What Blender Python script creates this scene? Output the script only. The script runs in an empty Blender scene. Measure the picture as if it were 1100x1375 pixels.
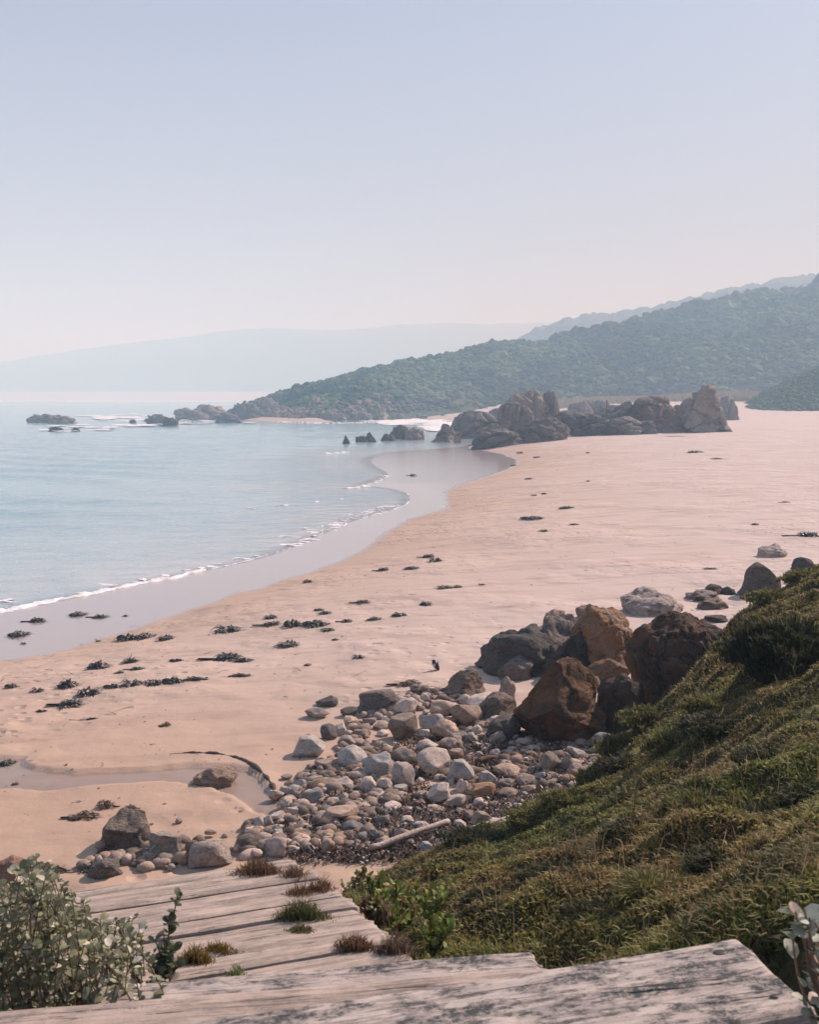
import bpy, bmesh, math, random
import numpy as np
from mathutils import Vector
random.seed(7); RNG = np.random.default_rng(11)
SC = bpy.context.scene
COL = SC.collection
R = math.radians

# ------------------------------------------------------------------ camera
FPX, CX, CY, HOR = 1400.0, 550.0, 687.5, 534.0
PITCH = math.atan((CY - HOR) / FPX)
H = 5.5
CAM = np.array([0.0, 0.0, H])
FW = np.array([0, math.cos(PITCH), -math.sin(PITCH)])
UP = np.array([0, math.sin(PITCH), math.cos(PITCH)])
RT = np.array([1.0, 0, 0])

def rays(px, py):
    px = np.asarray(px, float).reshape(-1, 1); py = np.asarray(py, float).reshape(-1, 1)
    return FW * FPX + RT * (px - CX) + UP * (CY - py)

def on_z(px, py, z):
    d = rays(px, py); t = (np.asarray(z, float) - H) / d[:, 2]
    return CAM + d * t[:, None]

def at_y(px, py, y):
    d = rays(px, py); t = np.asarray(y, float) / d[:, 1]
    return CAM + d * (t * np.ones(len(d)))[:, None]

# ------------------------------------------------------------------ noise
_p = np.random.default_rng(3).permutation(256); PERM = np.concatenate([_p, _p, _p])
_g = np.random.default_rng(4).normal(size=(256, 3)); GRAD = _g / np.linalg.norm(_g, axis=1)[:, None]

def perlin(P):
    P = np.asarray(P, float)
    i = np.floor(P).astype(int); f = P - i; i &= 255
    u = f * f * f * (f * (f * 6 - 15) + 10)
    out = 0
    for dx in (0, 1):
        for dy in (0, 1):
            for dz in (0, 1):
                h = PERM[PERM[PERM[(i[:, 0] + dx) & 255] + ((i[:, 1] + dy) & 255)] + ((i[:, 2] + dz) & 255)]
                g = GRAD[h]
                d = (g * (f - np.array([dx, dy, dz]))).sum(1)
                w = (u[:, 0] if dx else 1 - u[:, 0]) * (u[:, 1] if dy else 1 - u[:, 1]) * (u[:, 2] if dz else 1 - u[:, 2])
                out = out + w * d
    return out * 1.5

def fbm(P, octaves=4, gain=.5):
    P = np.asarray(P, float); a = 1.0; s = 0
    for k in range(octaves):
        s = s + a * perlin(P * 2 ** k + 17.3 * k); a *= gain
    return s

def fbm2(x, y, sc, octaves=4, seed=0.0):
    x = np.asarray(x, float); y = np.asarray(y, float)
    return fbm(np.stack([x * sc, y * sc, np.full_like(x, seed + .37)], 1), octaves)

def smooth(a, b, x):
    t = np.clip((np.asarray(x, float) - a) / (b - a), 0, 1); return t * t * (3 - 2 * t)

# ------------------------------------------------------------------ polylines
def dist_poly(x, y, pts, closed=False):
    best = np.full(len(x), 1e9)
    n = len(pts)
    for k in range(n if closed else n - 1):
        a = pts[k]; b = pts[(k + 1) % n]
        d = b - a; L = (d * d).sum() + 1e-12
        t = np.clip(((x - a[0]) * d[0] + (y - a[1]) * d[1]) / L, 0, 1)
        best = np.minimum(best, (x - a[0] - t * d[0]) ** 2 + (y - a[1] - t * d[1]) ** 2)
    return np.sqrt(best)

def inside(x, y, pts):
    c = np.zeros(len(x), bool); n = len(pts)
    for k in range(n):
        x1, y1 = pts[k]; x2, y2 = pts[(k + 1) % n]
        m = ((y1 > y) != (y2 > y)) & (x < (x2 - x1) * (y - y1) / (y2 - y1 + 1e-12) + x1)
        c ^= m
    return c

def smooth_line(P, n=4):
    P = np.asarray(P, float)
    for _ in range(n and 2):
        Q = [P[0]]
        for a, b in zip(P[:-1], P[1:]):
            Q += [a * .75 + b * .25, a * .25 + b * .75]
        Q.append(P[-1]); P = np.array(Q)
    return P

W_PX = [(-500, 990), (-250, 945), (0, 889), (60, 880), (130, 862), (200, 838), (300, 805), (400, 775), (470, 750), (507, 728), (524, 712),
        (548, 699), (590, 687), (608, 680), (600, 668), (603, 657), (640, 645), (688, 629), (700, 619), (680, 610), (650, 605), (632, 601)]
F_PX = [(-500, 905), (-250, 866), (0, 822), (130, 796), (270, 767), (350, 750), (390, 735), (440, 713), (480, 696), (530, 683), (552, 672),
        (546, 661), (505, 653), (472, 655), (500, 646), (520, 638), (500, 628), (486, 618), (510, 609), (550, 605), (592, 602), (622, 600)]
FAR_TAIL = [(644, 594), (660, 588), (655, 581), (634, 575), (618, 568), (600, 564), (575, 562), (530, 561), (480, 564), (430, 567), (390, 566), (340, 564), (300, 561), (262, 560)]
def shore(px, z):
    P = smooth_line(np.array(px)); return on_z(P[:, 0], P[:, 1], z)[:, :2]
_tail = on_z([p[0] for p in FAR_TAIL], [p[1] for p in FAR_TAIL], 0.05)[:, :2]
_close = np.array([(-70, 300), (-55, 345), (-15, 420), (60, 520), (100, 900), (-20, 1600), (-500, 1720), (-1500, 1760), (-2900, 1760), (-2900, -60), (-60, -5)])
WET = np.vstack([shore(W_PX, .10), _tail, _close])
FOAM = np.vstack([shore(F_PX, 0.0), _tail + np.array([-.15, 0]), _close])

CREEK_PX = [(-160, 980), (-60, 982), (0, 984), (34, 986), (42, 1008), (100, 1017), (200, 1016), (255, 1012), (300, 1014), (330, 1022), (362, 1048), (374, 1074),
            (366, 1086), (345, 1080), (318, 1062), (285, 1046), (240, 1037), (190, 1034), (120, 1037), (60, 1041), (20, 1038), (0, 1036), (-160, 1040)]
CREEK = on_z([p[0] for p in CREEK_PX], [p[1] for p in CREEK_PX], 1.18)[:, :2]

def sand_base(x, y):
    dw = dist_poly(x, y, WET, True); df = dist_poly(x, y, FOAM, True)
    inw = inside(x, y, WET); inf = inside(x, y, FOAM)
    z_in = .10 + 1.25 * (1 - np.exp(-dw / 8.0)) + .006 * np.minimum(dw, 60)
    z_sw = .10 * df / (df + dw + 1e-6)
    z_se = -np.minimum(.022 * df + .0004 * df ** 1.6, 2.0)
    z = np.where(inf, z_se, np.where(inw, z_sw, z_in))
    s = np.where(inw, -dw, dw)
    z = z + np.where(inw, 0, 3.3 * smooth(190, 285, y) * smooth(8, 55, dw) * smooth(-80, 0, x))
    z = z + np.where(inw, 0, 15 * smooth(1600, 1900, y))
    return z, s

def sand_z(x, y, full=False):
    x = np.atleast_1d(np.asarray(x, float)); y = np.atleast_1d(np.asarray(y, float))
    z, s = sand_base(x, y)
    near = (y < 24) & (y > 3)
    cr = np.zeros(len(x))
    if near.any():
        xn, yn = x[near], y[near]
        dc = dist_poly(xn, yn, CREEK, True); ic = inside(xn, yn, CREEK)
        sd = np.where(ic, dc, -dc)
        zn = z[near]
        nz = fbm2(xn, yn, .55, 3, 2.0) * .035 + fbm2(xn, yn, 2.3, 3, 5.0) * .010
        zn = zn + nz * smooth(.3, 3.0, s[near])
        zn = zn - .05 * smooth(-.03, .03, sd + fbm2(xn, yn, 1.6, 3, 8.0) * .07)
        z[near] = zn; cr[near] = smooth(-.02, .06, sd)
    far = ~near
    if far.any():
        z[far] = z[far] + (fbm2(x[far], y[far], .35, 4, 2.0) * .05) * smooth(.5, 8.0, s[far])
    if full: return z, s, cr
    return z

# ------------------------------------------------------------------ stair frame
def pt(px, py, z): return on_z([px], [py], [z])[0]
RP_N = pt(527, 1257, 3.50)               # near right corner of the ramp
RP_F = pt(394, 1151, 3.05)               # far right corner
RP_D = RP_F - RP_N; RP_L = np.linalg.norm(RP_D); RP_D /= RP_L
_l = np.array([-math.cos(R(19)), -math.sin(R(19)), 0.0])
_l = _l - RP_D * _l.dot(RP_D); RP_S = _l / np.linalg.norm(_l)
RP_U = np.cross(RP_S, RP_D); RP_U = RP_U if RP_U[2] > 0 else -RP_U
RP_W = 1.75

def ramp_z(x, y):
    return RP_N[2] - ((x - RP_N[0]) * RP_U[0] + (y - RP_N[1]) * RP_U[1]) / RP_U[2]

def ramp_mask(x, y, m=.0):
    dx = x - RP_N[0]; dy = y - RP_N[1]; dz = ramp_z(x, y) - RP_N[2]
    a = dx * RP_D[0] + dy * RP_D[1] + dz * RP_D[2]; b = dx * RP_S[0] + dy * RP_S[1] + dz * RP_S[2]
    return (a > -.75 - m) & (a < RP_L + m) & (b > -m) & (b < RP_W + m)

# ------------------------------------------------------------------ bank
BANK_C = np.array([
    (1.33, 3.4, 3.90), (2.35, 6, 3.45), (5.7, 14.5, 2.95), (.55, 3.7, 3.42), (1.4, 6.6, 2.62), (.33, 9.2, 1.40), (1.68, 9.8, 1.62), (2.6, 11.1, 2.05), (4.35, 14.0, 2.35),
    (-3, 3, 3.2), (-3, 5, 2.7), (-2.6, 6.8, 1.7), (-3.2, 8.4, .8), (-1, 4, 3.0), (-.7, 5.6, 2.6), (-.75, 7.2, 1.75), (-.5, 9.2, .95), (0, 2, 3.45), (2, 2, 4.0), (3, 3.5, 4.2),
    (4, 6, 4.05), (6, 10, 3.75), (9, 14, 3.9), (10, 18, 3.0), (7.5, 18, 1.9), (6.3, 18.2, .9), (5.0, 17, .7), (4, 15.6, .8), (2.5, 13, .7), (1.5, 11.5, .6), (.4, 10.4, .6),
    (12, 10, 4.8), (13, 22, 2.3), (9.5, 24, .6), (6, 4, 4.9), (8.5, 6.5, 4.8), (-6, 4, 2.6), (-6, 8, .9), (-1, .5, 3.5), (5, .5, 4.8), (-5, .5, 3.2), (3.1, 8.2, 3.15), (.6, 7.9, 1.95)])
def _tps(r2): return .5 * r2 * np.log(r2 + 1e-9)
_A = _tps(((BANK_C[:, None, :2] - BANK_C[None, :, :2]) ** 2).sum(2)) + np.eye(len(BANK_C)) * .02
_Pm = np.c_[np.ones(len(BANK_C)), BANK_C[:, :2]]
_M = np.block([[_A, _Pm], [_Pm.T, np.zeros((3, 3))]])
_w = np.linalg.solve(_M, np.r_[BANK_C[:, 2], 0, 0, 0])
def tread_edge(x):
    return np.where(x > .42, 3.0 - (.94 - x) * .268, 3.5 - (.42 - x) * .15)
def bank_z(x, y):
    x = np.atleast_1d(np.asarray(x, float)); y = np.atleast_1d(np.asarray(y, float))
    z = _w[-3] + _w[-2] * x + _w[-1] * y
    for k in range(len(BANK_C)):
        z = z + _w[k] * _tps((x - BANK_C[k, 0]) ** 2 + (y - BANK_C[k, 1]) ** 2)
    n1 = fbm2(x, y, .95, 2, 1.0); n2 = fbm2(x, y, 2.6, 3, 9.0)
    z = z + n1 * .15 + (np.maximum(n2, -.22) * .115 + np.maximum(fbm2(x, y, 5.5, 2, 14.0), -.12) * .06) * smooth(2.8, 4.5, y)
    rm = ramp_mask(x, y, .10)
    z = np.where(rm, np.minimum(z, ramp_z(x, y) - .16), z)
    lim = 3.50 + smooth(.95, 1.45, x) * 1.2 + smooth(.02, .22, y - tread_edge(x)) * 1.2
    z = np.where(x > -3, np.minimum(z, lim), z)
    return z

def ground_z(x, y):
    return np.maximum(sand_z(x, y), np.where((np.asarray(y) < 26) & (np.abs(x) < 14), bank_z(x, y), -9))

# sampled once on grids, then looked up
def rows(*spans):
    r = []
    for a, b, st in spans:
        y = a
        while y < b: r.append(y); y += st if st < .4 else y * (st - 1)
    return np.array(r)
def polar(ds, us):
    D, U = np.meshgrid(ds, us, indexing='ij'); return (U * D).ravel(), D.ravel()
GD = rows((1.5, 7, .2), (7, 17, .055), (17, 60, 1.008), (60, 150, 1.012), (150, 2400, 1.03))
GU = np.r_[np.linspace(-1.3, -.48, 50)[:-1], np.linspace(-.48, .12, 190)[:-1], np.linspace(.12, .5, 90)[:-1], np.linspace(.5, 1.3, 40)]
_x, _y = polar(GD, GU); GZ, GS, GC = sand_z(_x, _y, True)
GZ2, GS2 = GZ.reshape(len(GD), len(GU)), GS.reshape(len(GD), len(GU))
BX = np.arange(-6.5, 14, .075); BY = np.arange(.5, 26, .075)
_X, _Y = np.meshgrid(BX, BY); BZ2 = bank_z(_X.ravel(), _Y.ravel()).reshape(_X.shape)
def bilin(A, i, j):
    i = np.clip(i, 0, A.shape[0] - 1.001); j = np.clip(j, 0, A.shape[1] - 1.001); a = i.astype(int); b = j.astype(int); f = i - a; g = j - b
    return A[a, b] * (1 - f) * (1 - g) + A[a + 1, b] * f * (1 - g) + A[a, b + 1] * (1 - f) * g + A[a + 1, b + 1] * f * g
def _pc(x, y):
    x = np.atleast_1d(np.asarray(x, float)); y = np.atleast_1d(np.asarray(y, float)); d = np.maximum(y, 1.5)
    return np.interp(d, GD, np.arange(len(GD))), np.interp(x / d, GU, np.arange(len(GU)))
sand_exact, bank_exact = sand_z, bank_z
def sand_z(x, y): return bilin(GZ2, *_pc(x, y))
def sand_s(x, y): return bilin(GS2, *_pc(x, y))
def bank_z(x, y):
    x = np.atleast_1d(np.asarray(x, float)); y = np.atleast_1d(np.asarray(y, float))
    return bilin(BZ2, (y - BY[0]) / .075, (x - BX[0]) / .075)

def hit(px, py, zoff=0.0, fn=sand_z, tmin=2.0, tmax=500.0):
    d = rays(px, py); d = d / d[:, 1:2]
    lo = np.full(len(d), tmin); hi = np.full(len(d), tmax)
    ts = np.geomspace(tmin, tmax, 90); first = np.full(len(d), tmax); done = np.zeros(len(d), bool)
    prev = np.full(len(d), tmin)
    for t in ts:
        P = CAM + d * t
        below = P[:, 2] < fn(P[:, 0], P[:, 1]) + zoff
        new = below & ~done
        lo = np.where(new, prev, lo); hi = np.where(new, t, hi); done |= below
        prev = np.full(len(d), t)
    for _ in range(18):
        m = (lo + hi) / 2; P = CAM + d * m[:, None]
        below = P[:, 2] < fn(P[:, 0], P[:, 1]) + zoff
        hi = np.where(below, m, hi); lo = np.where(below, lo, m)
    return CAM + d * ((lo + hi) / 2)[:, None]

# ------------------------------------------------------------------ mesh helpers
def mesh(name, V, faces, smooth_=True, tint=None, attrs=None):
    """faces: list of integer arrays, each (n,k)"""
    me = bpy.data.meshes.new(name)
    V = np.asarray(V, np.float32)
    faces = [np.asarray(f, np.int32) for f in (faces if isinstance(faces, list) else [faces])]
    faces = [f for f in faces if len(f)]
    loops = np.concatenate([f.ravel() for f in faces]); sizes = np.concatenate([np.full(len(f), f.shape[1], np.int32) for f in faces])
    starts = np.r_[0, np.cumsum(sizes)[:-1]].astype(np.int32)
    me.vertices.add(len(V)); me.vertices.foreach_set('co', V.ravel())
    me.loops.add(len(loops)); me.loops.foreach_set('vertex_index', loops)
    me.polygons.add(len(sizes)); me.polygons.foreach_set('loop_start', starts)
    me.polygons.foreach_set('use_smooth', np.full(len(sizes), smooth_, bool))
    if tint is not None:
        a = me.attributes.new('tint', 'FLOAT_COLOR', 'POINT')
        a.data.foreach_set('color', np.c_[tint, np.ones(len(V))].astype(np.float32).ravel())
    for k, v in (attrs or {}).items():
        a = me.attributes.new(k, 'FLOAT', 'POINT'); a.data.foreach_set('value', np.asarray(v, np.float32))
    me.update(calc_edges=True)
    return me

def obj(name, me, mat=None, parent=None, loc=None, color=None):
    o = bpy.data.objects.new(name, me); COL.objects.link(o)
    if mat is not None and me is not None and not me.materials: me.materials.append(mat)
    if parent is not None: o.parent = parent
    if loc is not None: o.location = [float(c) for c in loc]
    if color is not None: o.color = color
    return o

def tag(o, label=None, cat=None, group=None, kind=None):
    if label: o['label'] = label
    if cat: o['category'] = cat
    if group: o['group'] = group
    if kind: o['kind'] = kind
    return o

def empty(name, loc, rz=0.0):
    o = bpy.data.objects.new(name, None); COL.objects.link(o)
    o.location = [float(c) for c in loc]; o.rotation_euler.z = rz; o.empty_display_size = .1
    return o

def grid_faces(nr, nc):
    i = np.arange(nr * nc).reshape(nr, nc)
    return np.stack([i[:-1, :-1].ravel(), i[:-1, 1:].ravel(), i[1:, 1:].ravel(), i[1:, :-1].ravel()], 1)

_ICO = {}
def ico(n):
    if n not in _ICO:
        bm = bmesh.new(); bmesh.ops.create_icosphere(bm, subdivisions=n, radius=1.0)
        bm.verts.ensure_lookup_table()
        V = np.array([v.co[:] for v in bm.verts]); F = np.array([[v.index for v in f.verts] for f in bm.faces]); bm.free()
        _ICO[n] = (V, F)
    V, F = _ICO[n]; return V.copy(), F

def tube(path, rad, n=7, cap=True):
    path = np.asarray(path, float); rad = np.ones(len(path)) * rad
    V = []; m = len(path)
    for k in range(m):
        t = path[min(k + 1, m - 1)] - path[max(k - 1, 0)]; t /= np.linalg.norm(t) + 1e-9
        a = np.array([0, 0, 1.0]) if abs(t[2]) < .9 else np.array([1.0, 0, 0])
        u = np.cross(t, a); u /= np.linalg.norm(u); v = np.cross(t, u)
        for j in range(n):
            q = 2 * math.pi * j / n; V.append(path[k] + rad[k] * (math.cos(q) * u + math.sin(q) * v))
    F = []
    for k in range(m - 1):
        for j in range(n):
            F.append((k * n + j, k * n + (j + 1) % n, (k + 1) * n + (j + 1) % n, (k + 1) * n + j))
    V.append(path[0]); V.append(path[-1])
    T = [(len(V) - 2, (j + 1) % n, j) for j in range(n)] + [(len(V) - 1, (m - 1) * n + j, (m - 1) * n + (j + 1) % n) for j in range(n)]
    return np.array(V), np.array(F), np.array(T)

class Bag:
    """collects pieces of one mesh"""
    def __init__(s): s.V = []; s.F = {}; s.T = []; s.n = 0
    def add(s, V, F, tint=None):
        V = np.asarray(V, float)
        for f in (F if isinstance(F, (list, tuple)) else [F]):
            f = np.asarray(f)
            if len(f): s.F.setdefault(f.shape[1], []).append(f + s.n)
        s.V.append(V); s.n += len(V)
        s.T.append(np.tile(np.asarray(tint if tint is not None else (.5, .5, .5), float), (len(V), 1)) if tint is None or np.ndim(tint) == 1 else tint)
    def mesh(s, name, smooth_=True):
        return mesh(name, np.concatenate(s.V), [np.concatenate(f) for f in s.F.values()], smooth_, np.concatenate(s.T))

# ------------------------------------------------------------------ materials
class NT:
    def __init__(s, name):
        s.m = bpy.data.materials.new(name); s.m.use_nodes = True; s.t = s.m.node_tree; s.t.nodes.clear()
        s.out = s.t.nodes.new('ShaderNodeOutputMaterial')
    def n(s, typ, ins=None, **kw):
        nd = s.t.nodes.new(typ)
        for k, v in kw.items(): setattr(nd, k, v)
        for k, v in (ins or {}).items():
            if isinstance(v, bpy.types.NodeSocket): s.t.links.new(v, nd.inputs[k])
            else: nd.inputs[k].default_value = v
        return nd
    def mix(s, f, a, b, blend='MIX'):
        nd = s.t.nodes.new('ShaderNodeMix'); nd.data_type = 'RGBA'; nd.blend_type = blend
        for k, v in ((0, f), (6, a), (7, b)):
            if isinstance(v, bpy.types.NodeSocket): s.t.links.new(v, nd.inputs[k])
            else: nd.inputs[k].default_value = (v if k == 0 else (*v[:3], 1))
        return nd.outputs[2]
    def math(s, op, a, b=0.0, c=None, clamp=False):
        nd = s.t.nodes.new('ShaderNodeMath'); nd.operation = op; nd.use_clamp = clamp
        for k, v in enumerate((a, b) if c is None else (a, b, c)):
            if isinstance(v, bpy.types.NodeSocket): s.t.links.new(v, nd.inputs[k])
            else: nd.inputs[k].default_value = v
        return nd.outputs[0]
    def ramp(s, f, stops, interp='LINEAR'):
        nd = s.t.nodes.new('ShaderNodeValToRGB'); nd.color_ramp.interpolation = interp
        e = nd.color_ramp.elements
        while len(e) < len(stops): e.new(.5)
        for k, (p, c) in enumerate(stops):
            e[k].position = p; e[k].color = (*c, 1) if np.ndim(c) else (c, c, c, 1)
        s.t.links.new(f, nd.inputs[0]); return nd.outputs[0]
    def noise(s, vec, scale, detail=4, rough=.55, dist=0.0):
        return s.n('ShaderNodeTexNoise', {'Vector': vec, 'Scale': scale, 'Detail': detail, 'Roughness': rough, 'Distortion': dist}).outputs[0]
    def attr(s, name, out='Fac'): return s.n('ShaderNodeAttribute', attribute_name=name).outputs[out]
    def bump(s, h, strength, dist, normal=None):
        ins = {'Height': h, 'Strength': strength, 'Distance': dist}
        if normal is not None: ins['Normal'] = normal
        return s.n('ShaderNodeBump', ins).outputs[0]
    def surf(s, sock): s.t.links.new(sock, s.out.inputs['Surface']); return s.m

def mat_sand():
    t = NT('sand'); pos = t.n('ShaderNodeNewGeometry').outputs['Position']
    wet = t.attr('wet'); damp = t.attr('damp')
    n1 = t.noise(pos, .35, 5, .6); n2 = t.noise(pos, 3.0, 5, .65); n3 = t.noise(pos, 60.0, 3, .7)
    st = t.n('ShaderNodeMapping', {'Vector': pos, 'Scale': (.5, 2.2, 1), 'Rotation': (0, 0, .35)}).outputs[0]
    n4 = t.noise(st, .8, 5, .62)
    dry = t.mix(n1, (.545, .455, .415), (.615, .52, .48))
    dmp = t.mix(n1, (.44, .305, .22), (.49, .35, .26))
    c = t.mix(damp, dry, dmp)
    c = t.mix(t.ramp(n4, [(.50, 0.0), (.72, .6)]), c, (.33, .24, .19))
    c = t.mix(t.ramp(n3, [(.3, .22), (.62, 0.0)]), c, (.26, .18, .13))
    c = t.mix(wet, c, (.37, .315, .30))
    rough = t.math('MULTIPLY_ADD', wet, -.80, .92)
    h = t.math('ADD', t.math('MULTIPLY', n2, 1.0), t.math('MULTIPLY', n3, .16))
    v1 = t.n('ShaderNodeTexVoronoi', {'Vector': pos, 'Scale': 1.7, 'Randomness': 1.0}, feature='F1').outputs['Distance']
    v2 = t.n('ShaderNodeTexVoronoi', {'Vector': pos, 'Scale': 3.3, 'Randomness': 1.0}, feature='F1').outputs['Distance']
    tread_ = t.math('MULTIPLY', t.ramp(v1, [(.0, 0.0), (.30, 1.0)]), 1.0); tread2 = t.ramp(v2, [(.0, 0.0), (.32, 1.0)])
    walked = t.ramp(t.noise(pos, .16, 4, .6), [(.46, .0), (.60, 1.0)])
    h = t.math('ADD', h, t.math('MULTIPLY', t.math('ADD', tread_, tread2), t.math('MULTIPLY', walked, 3.0)))
    inv = t.math('SUBTRACT', 1.0, wet)
    b = t.n('ShaderNodeBump', {'Height': h, 'Strength': t.math('MULTIPLY', inv, .55), 'Distance': .035}).outputs[0]
    p = t.n('ShaderNodeBsdfPrincipled', {'Base Color': c, 'Roughness': rough, 'Normal': b, 'Specular IOR Level': t.math('MULTIPLY_ADD', wet, .4, .15), 'IOR': 1.4})
    return t.surf(p.outputs[0])

def mat_water():
    t = NT('sea_water'); pos = t.n('ShaderNodeNewGeometry').outputs['Position']
    dep = t.attr('depth')
    m1 = t.n('ShaderNodeMapping', {'Vector': pos, 'Scale': (.5, 1.0, 1), 'Rotation': (0, 0, -.3)}).outputs[0]
    n1 = t.noise(m1, 1.1, 4, .6, .4); n2 = t.noise(m1, 5.0, 3, .6)
    n0 = t.noise(m1, .06, 3, .5)
    h = t.math('ADD', n1, t.math('MULTIPLY', n2, .22))
    b = t.bump(h, .9, .12)
    body = t.mix(t.ramp(dep, [(0, 0), (.10, .35), (.5, 1)]), (.50, .475, .465), (.25, .41, .46))
    body = t.mix(t.ramp(t.math('ADD', t.math('MULTIPLY', n0, .55), t.math('MULTIPLY', n1, .45)), [(.42, 0.0), (.60, .75)]), body, (.19, .33, .375))
    d = t.n('ShaderNodeBsdfDiffuse', {'Color': body})
    tr = t.n('ShaderNodeBsdfTransparent', {'Color': (.86, .93, .93, 1)})
    a = t.math('MULTIPLY_ADD', dep, 30.0, .5, clamp=True)
    m = t.n('ShaderNodeMixShader', {0: a, 1: tr.outputs[0], 2: d.outputs[0]})
    fr = t.n('ShaderNodeFresnel', {'IOR': 1.33, 'Normal': b})
    g = t.n('ShaderNodeBsdfGlossy', {'Color': (1, 1, 1, 1), 'Roughness': .12, 'Normal': b})
    return t.surf(t.n('ShaderNodeMixShader', {0: fr.outputs[0], 1: m.outputs[0], 2: g.outputs[0]}).outputs[0])

def mat_creek():
    t = NT('creek_water'); pos = t.n('ShaderNodeNewGeometry').outputs['Position']
    n1 = t.noise(t.n('ShaderNodeMapping', {'Vector': pos, 'Scale': (1.0, 3.0, 1)}).outputs[0], 2.5, 3, .6)
    b = t.bump(n1, .15, .02)
    tr = t.n('ShaderNodeBsdfTransparent', {'Color': (.90, .88, .85, 1)})
    fr = t.n('ShaderNodeFresnel', {'IOR': 1.16, 'Normal': b})
    g = t.n('ShaderNodeBsdfGlossy', {'Color': (1, 1, 1, 1), 'Roughness': .22, 'Normal': b})
    return t.surf(t.n('ShaderNodeMixShader', {0: fr.outputs[0], 1: tr.outputs[0], 2: g.outputs[0]}).outputs[0])

def mat_foam():
    t = NT('foam'); pos = t.n('ShaderNodeNewGeometry').outputs['Position']
    n = t.noise(pos, 4.0, 5, .7)
    c = t.ramp(n, [(.3, (.62, .60, .60)), (.6, (.84, .82, .82))])
    p = t.n('ShaderNodeBsdfPrincipled', {'Base Color': c, 'Roughness': .8, 'Normal': t.bump(n, .6, .05)})
    return t.surf(p.outputs[0])

def mat_rock(name='weathered_rock', sc=1.0, bump=1.0):
    t = NT(name); co = t.n('ShaderNodeTexCoord').outputs['Object']
    oi = t.n('ShaderNodeObjectInfo'); base = oi.outputs['Color']; lich = oi.outputs['Alpha']
    off = t.n('ShaderNodeVectorMath', {0: co, 1: t.n('ShaderNodeCombineXYZ', {0: t.math('MULTIPLY', oi.outputs['Random'], 37.0), 1: t.math('MULTIPLY', oi.outputs['Random'], 91.0)}).outputs[0]}, operation='ADD').outputs[0]
    n1 = t.noise(off, 1.7 * sc, 6, .65, .3); n2 = t.noise(off, 9.0 * sc, 5, .7); n3 = t.noise(off, 40.0 * sc, 3, .7)
    vo = t.n('ShaderNodeTexVoronoi', {'Vector': off, 'Scale': 4.0 * sc}, feature='DISTANCE_TO_EDGE').outputs[0]
    k = t.ramp(n1, [(.28, .75), (.5, 1.12), (.72, 1.4)])
    c = t.mix(1.0, base, k, 'MULTIPLY')
    k2 = t.ramp(n2, [(.3, .70), (.65, 1.15)]); c = t.mix(1.0, c, k2, 'MULTIPLY')
    k3 = t.ramp(n3, [(.35, .75), (.6, 1.08)]); c = t.mix(1.0, c, k3, 'MULTIPLY')
    dark = t.ramp(t.noise(off, 3.1 * sc, 5, .7), [(.56, 0.0), (.70, .55)])
    c = t.mix(dark, c, (.055, .05, .045))
    lm = t.math('MULTIPLY', t.ramp(t.noise(off, 2.3 * sc, 6, .7, .4), [(.36, 0.0), (.56, 1.0)]), lich)
    c = t.mix(lm, c, t.mix(n2, (.26, .105, .035), (.40, .20, .085)))
    h = t.math('ADD', t.math('ADD', n1, t.math('MULTIPLY', n2, .55)), t.math('MULTIPLY', n3, .20))
    wv = t.n('ShaderNodeVectorMath', {0: off, 1: t.n('ShaderNodeVectorMath', {0: t.n('ShaderNodeTexNoise', {'Vector': off, 'Scale': 3.0 * sc, 'Detail': 5}).outputs['Color'], 1: (.9 / sc, .9 / sc, .9 / sc)}, operation='MULTIPLY').outputs[0]}, operation='ADD').outputs[0]
    v3 = t.n('ShaderNodeTexVoronoi', {'Vector': wv, 'Scale': 1.5 * sc}, feature='DISTANCE_TO_EDGE').outputs[0]
    ck = t.math('MULTIPLY', t.ramp(v3, [(0.0, 1.0), (.03, 0.0)]), t.ramp(t.noise(off, 1.3 * sc, 3, .5), [(.42, 0.0), (.55, 1.0)]))
    c = t.mix(t.math('MULTIPLY', ck, .75), c, (.025, .02, .018)); h = t.math('SUBTRACT', h, t.math('MULTIPLY', ck, .35))
    p = t.n('ShaderNodeBsdfPrincipled', {'Base Color': c, 'Roughness': .85, 'Normal': t.bump(h, .95 * bump, .14 / sc), 'Specular IOR Level': .25})
    return t.surf(p.outputs[0])

def mat_tint(name, transl=.25, rough=.7, var=.25, scale=30.0, spec=.2):
    t = NT(name); c = t.attr('tint', 'Color'); pos = t.n('ShaderNodeNewGeometry').outputs['Position']
    k = t.ramp(t.noise(pos, scale, 3, .6), [(.3, 1 - var), (.7, 1 + var)])
    c = t.mix(1.0, c, k, 'MULTIPLY')
    p = t.n('ShaderNodeBsdfPrincipled', {'Base Color': c, 'Roughness': rough, 'Specular IOR Level': spec})
    if transl <= 0: return t.surf(p.outputs[0])
    tr = t.n('ShaderNodeBsdfTranslucent', {'Color': c})
    return t.surf(t.n('ShaderNodeMixShader', {0: transl, 1: p.outputs[0], 2: tr.outputs[0]}).outputs[0])

def mat_soil():
    t = NT('bank_soil'); pos = t.n('ShaderNodeNewGeometry').outputs['Position']
    n = t.noise(pos, 2.2, 5, .65); n2 = t.noise(pos, 25, 4, .7)
    c = t.mix(t.ramp(n, [(.35, 0.0), (.65, 1.0)]), (.035, .04, .016), (.075, .055, .028))
    c = t.mix(1.0, c, t.ramp(n2, [(.3, .5), (.7, 1.3)]), 'MULTIPLY')
    return t.surf(t.n('ShaderNodeBsdfPrincipled', {'Base Color': c, 'Roughness': .95, 'Normal': t.bump(n2, .9, .06), 'Specular IOR Level': .1}).outputs[0])

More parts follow.
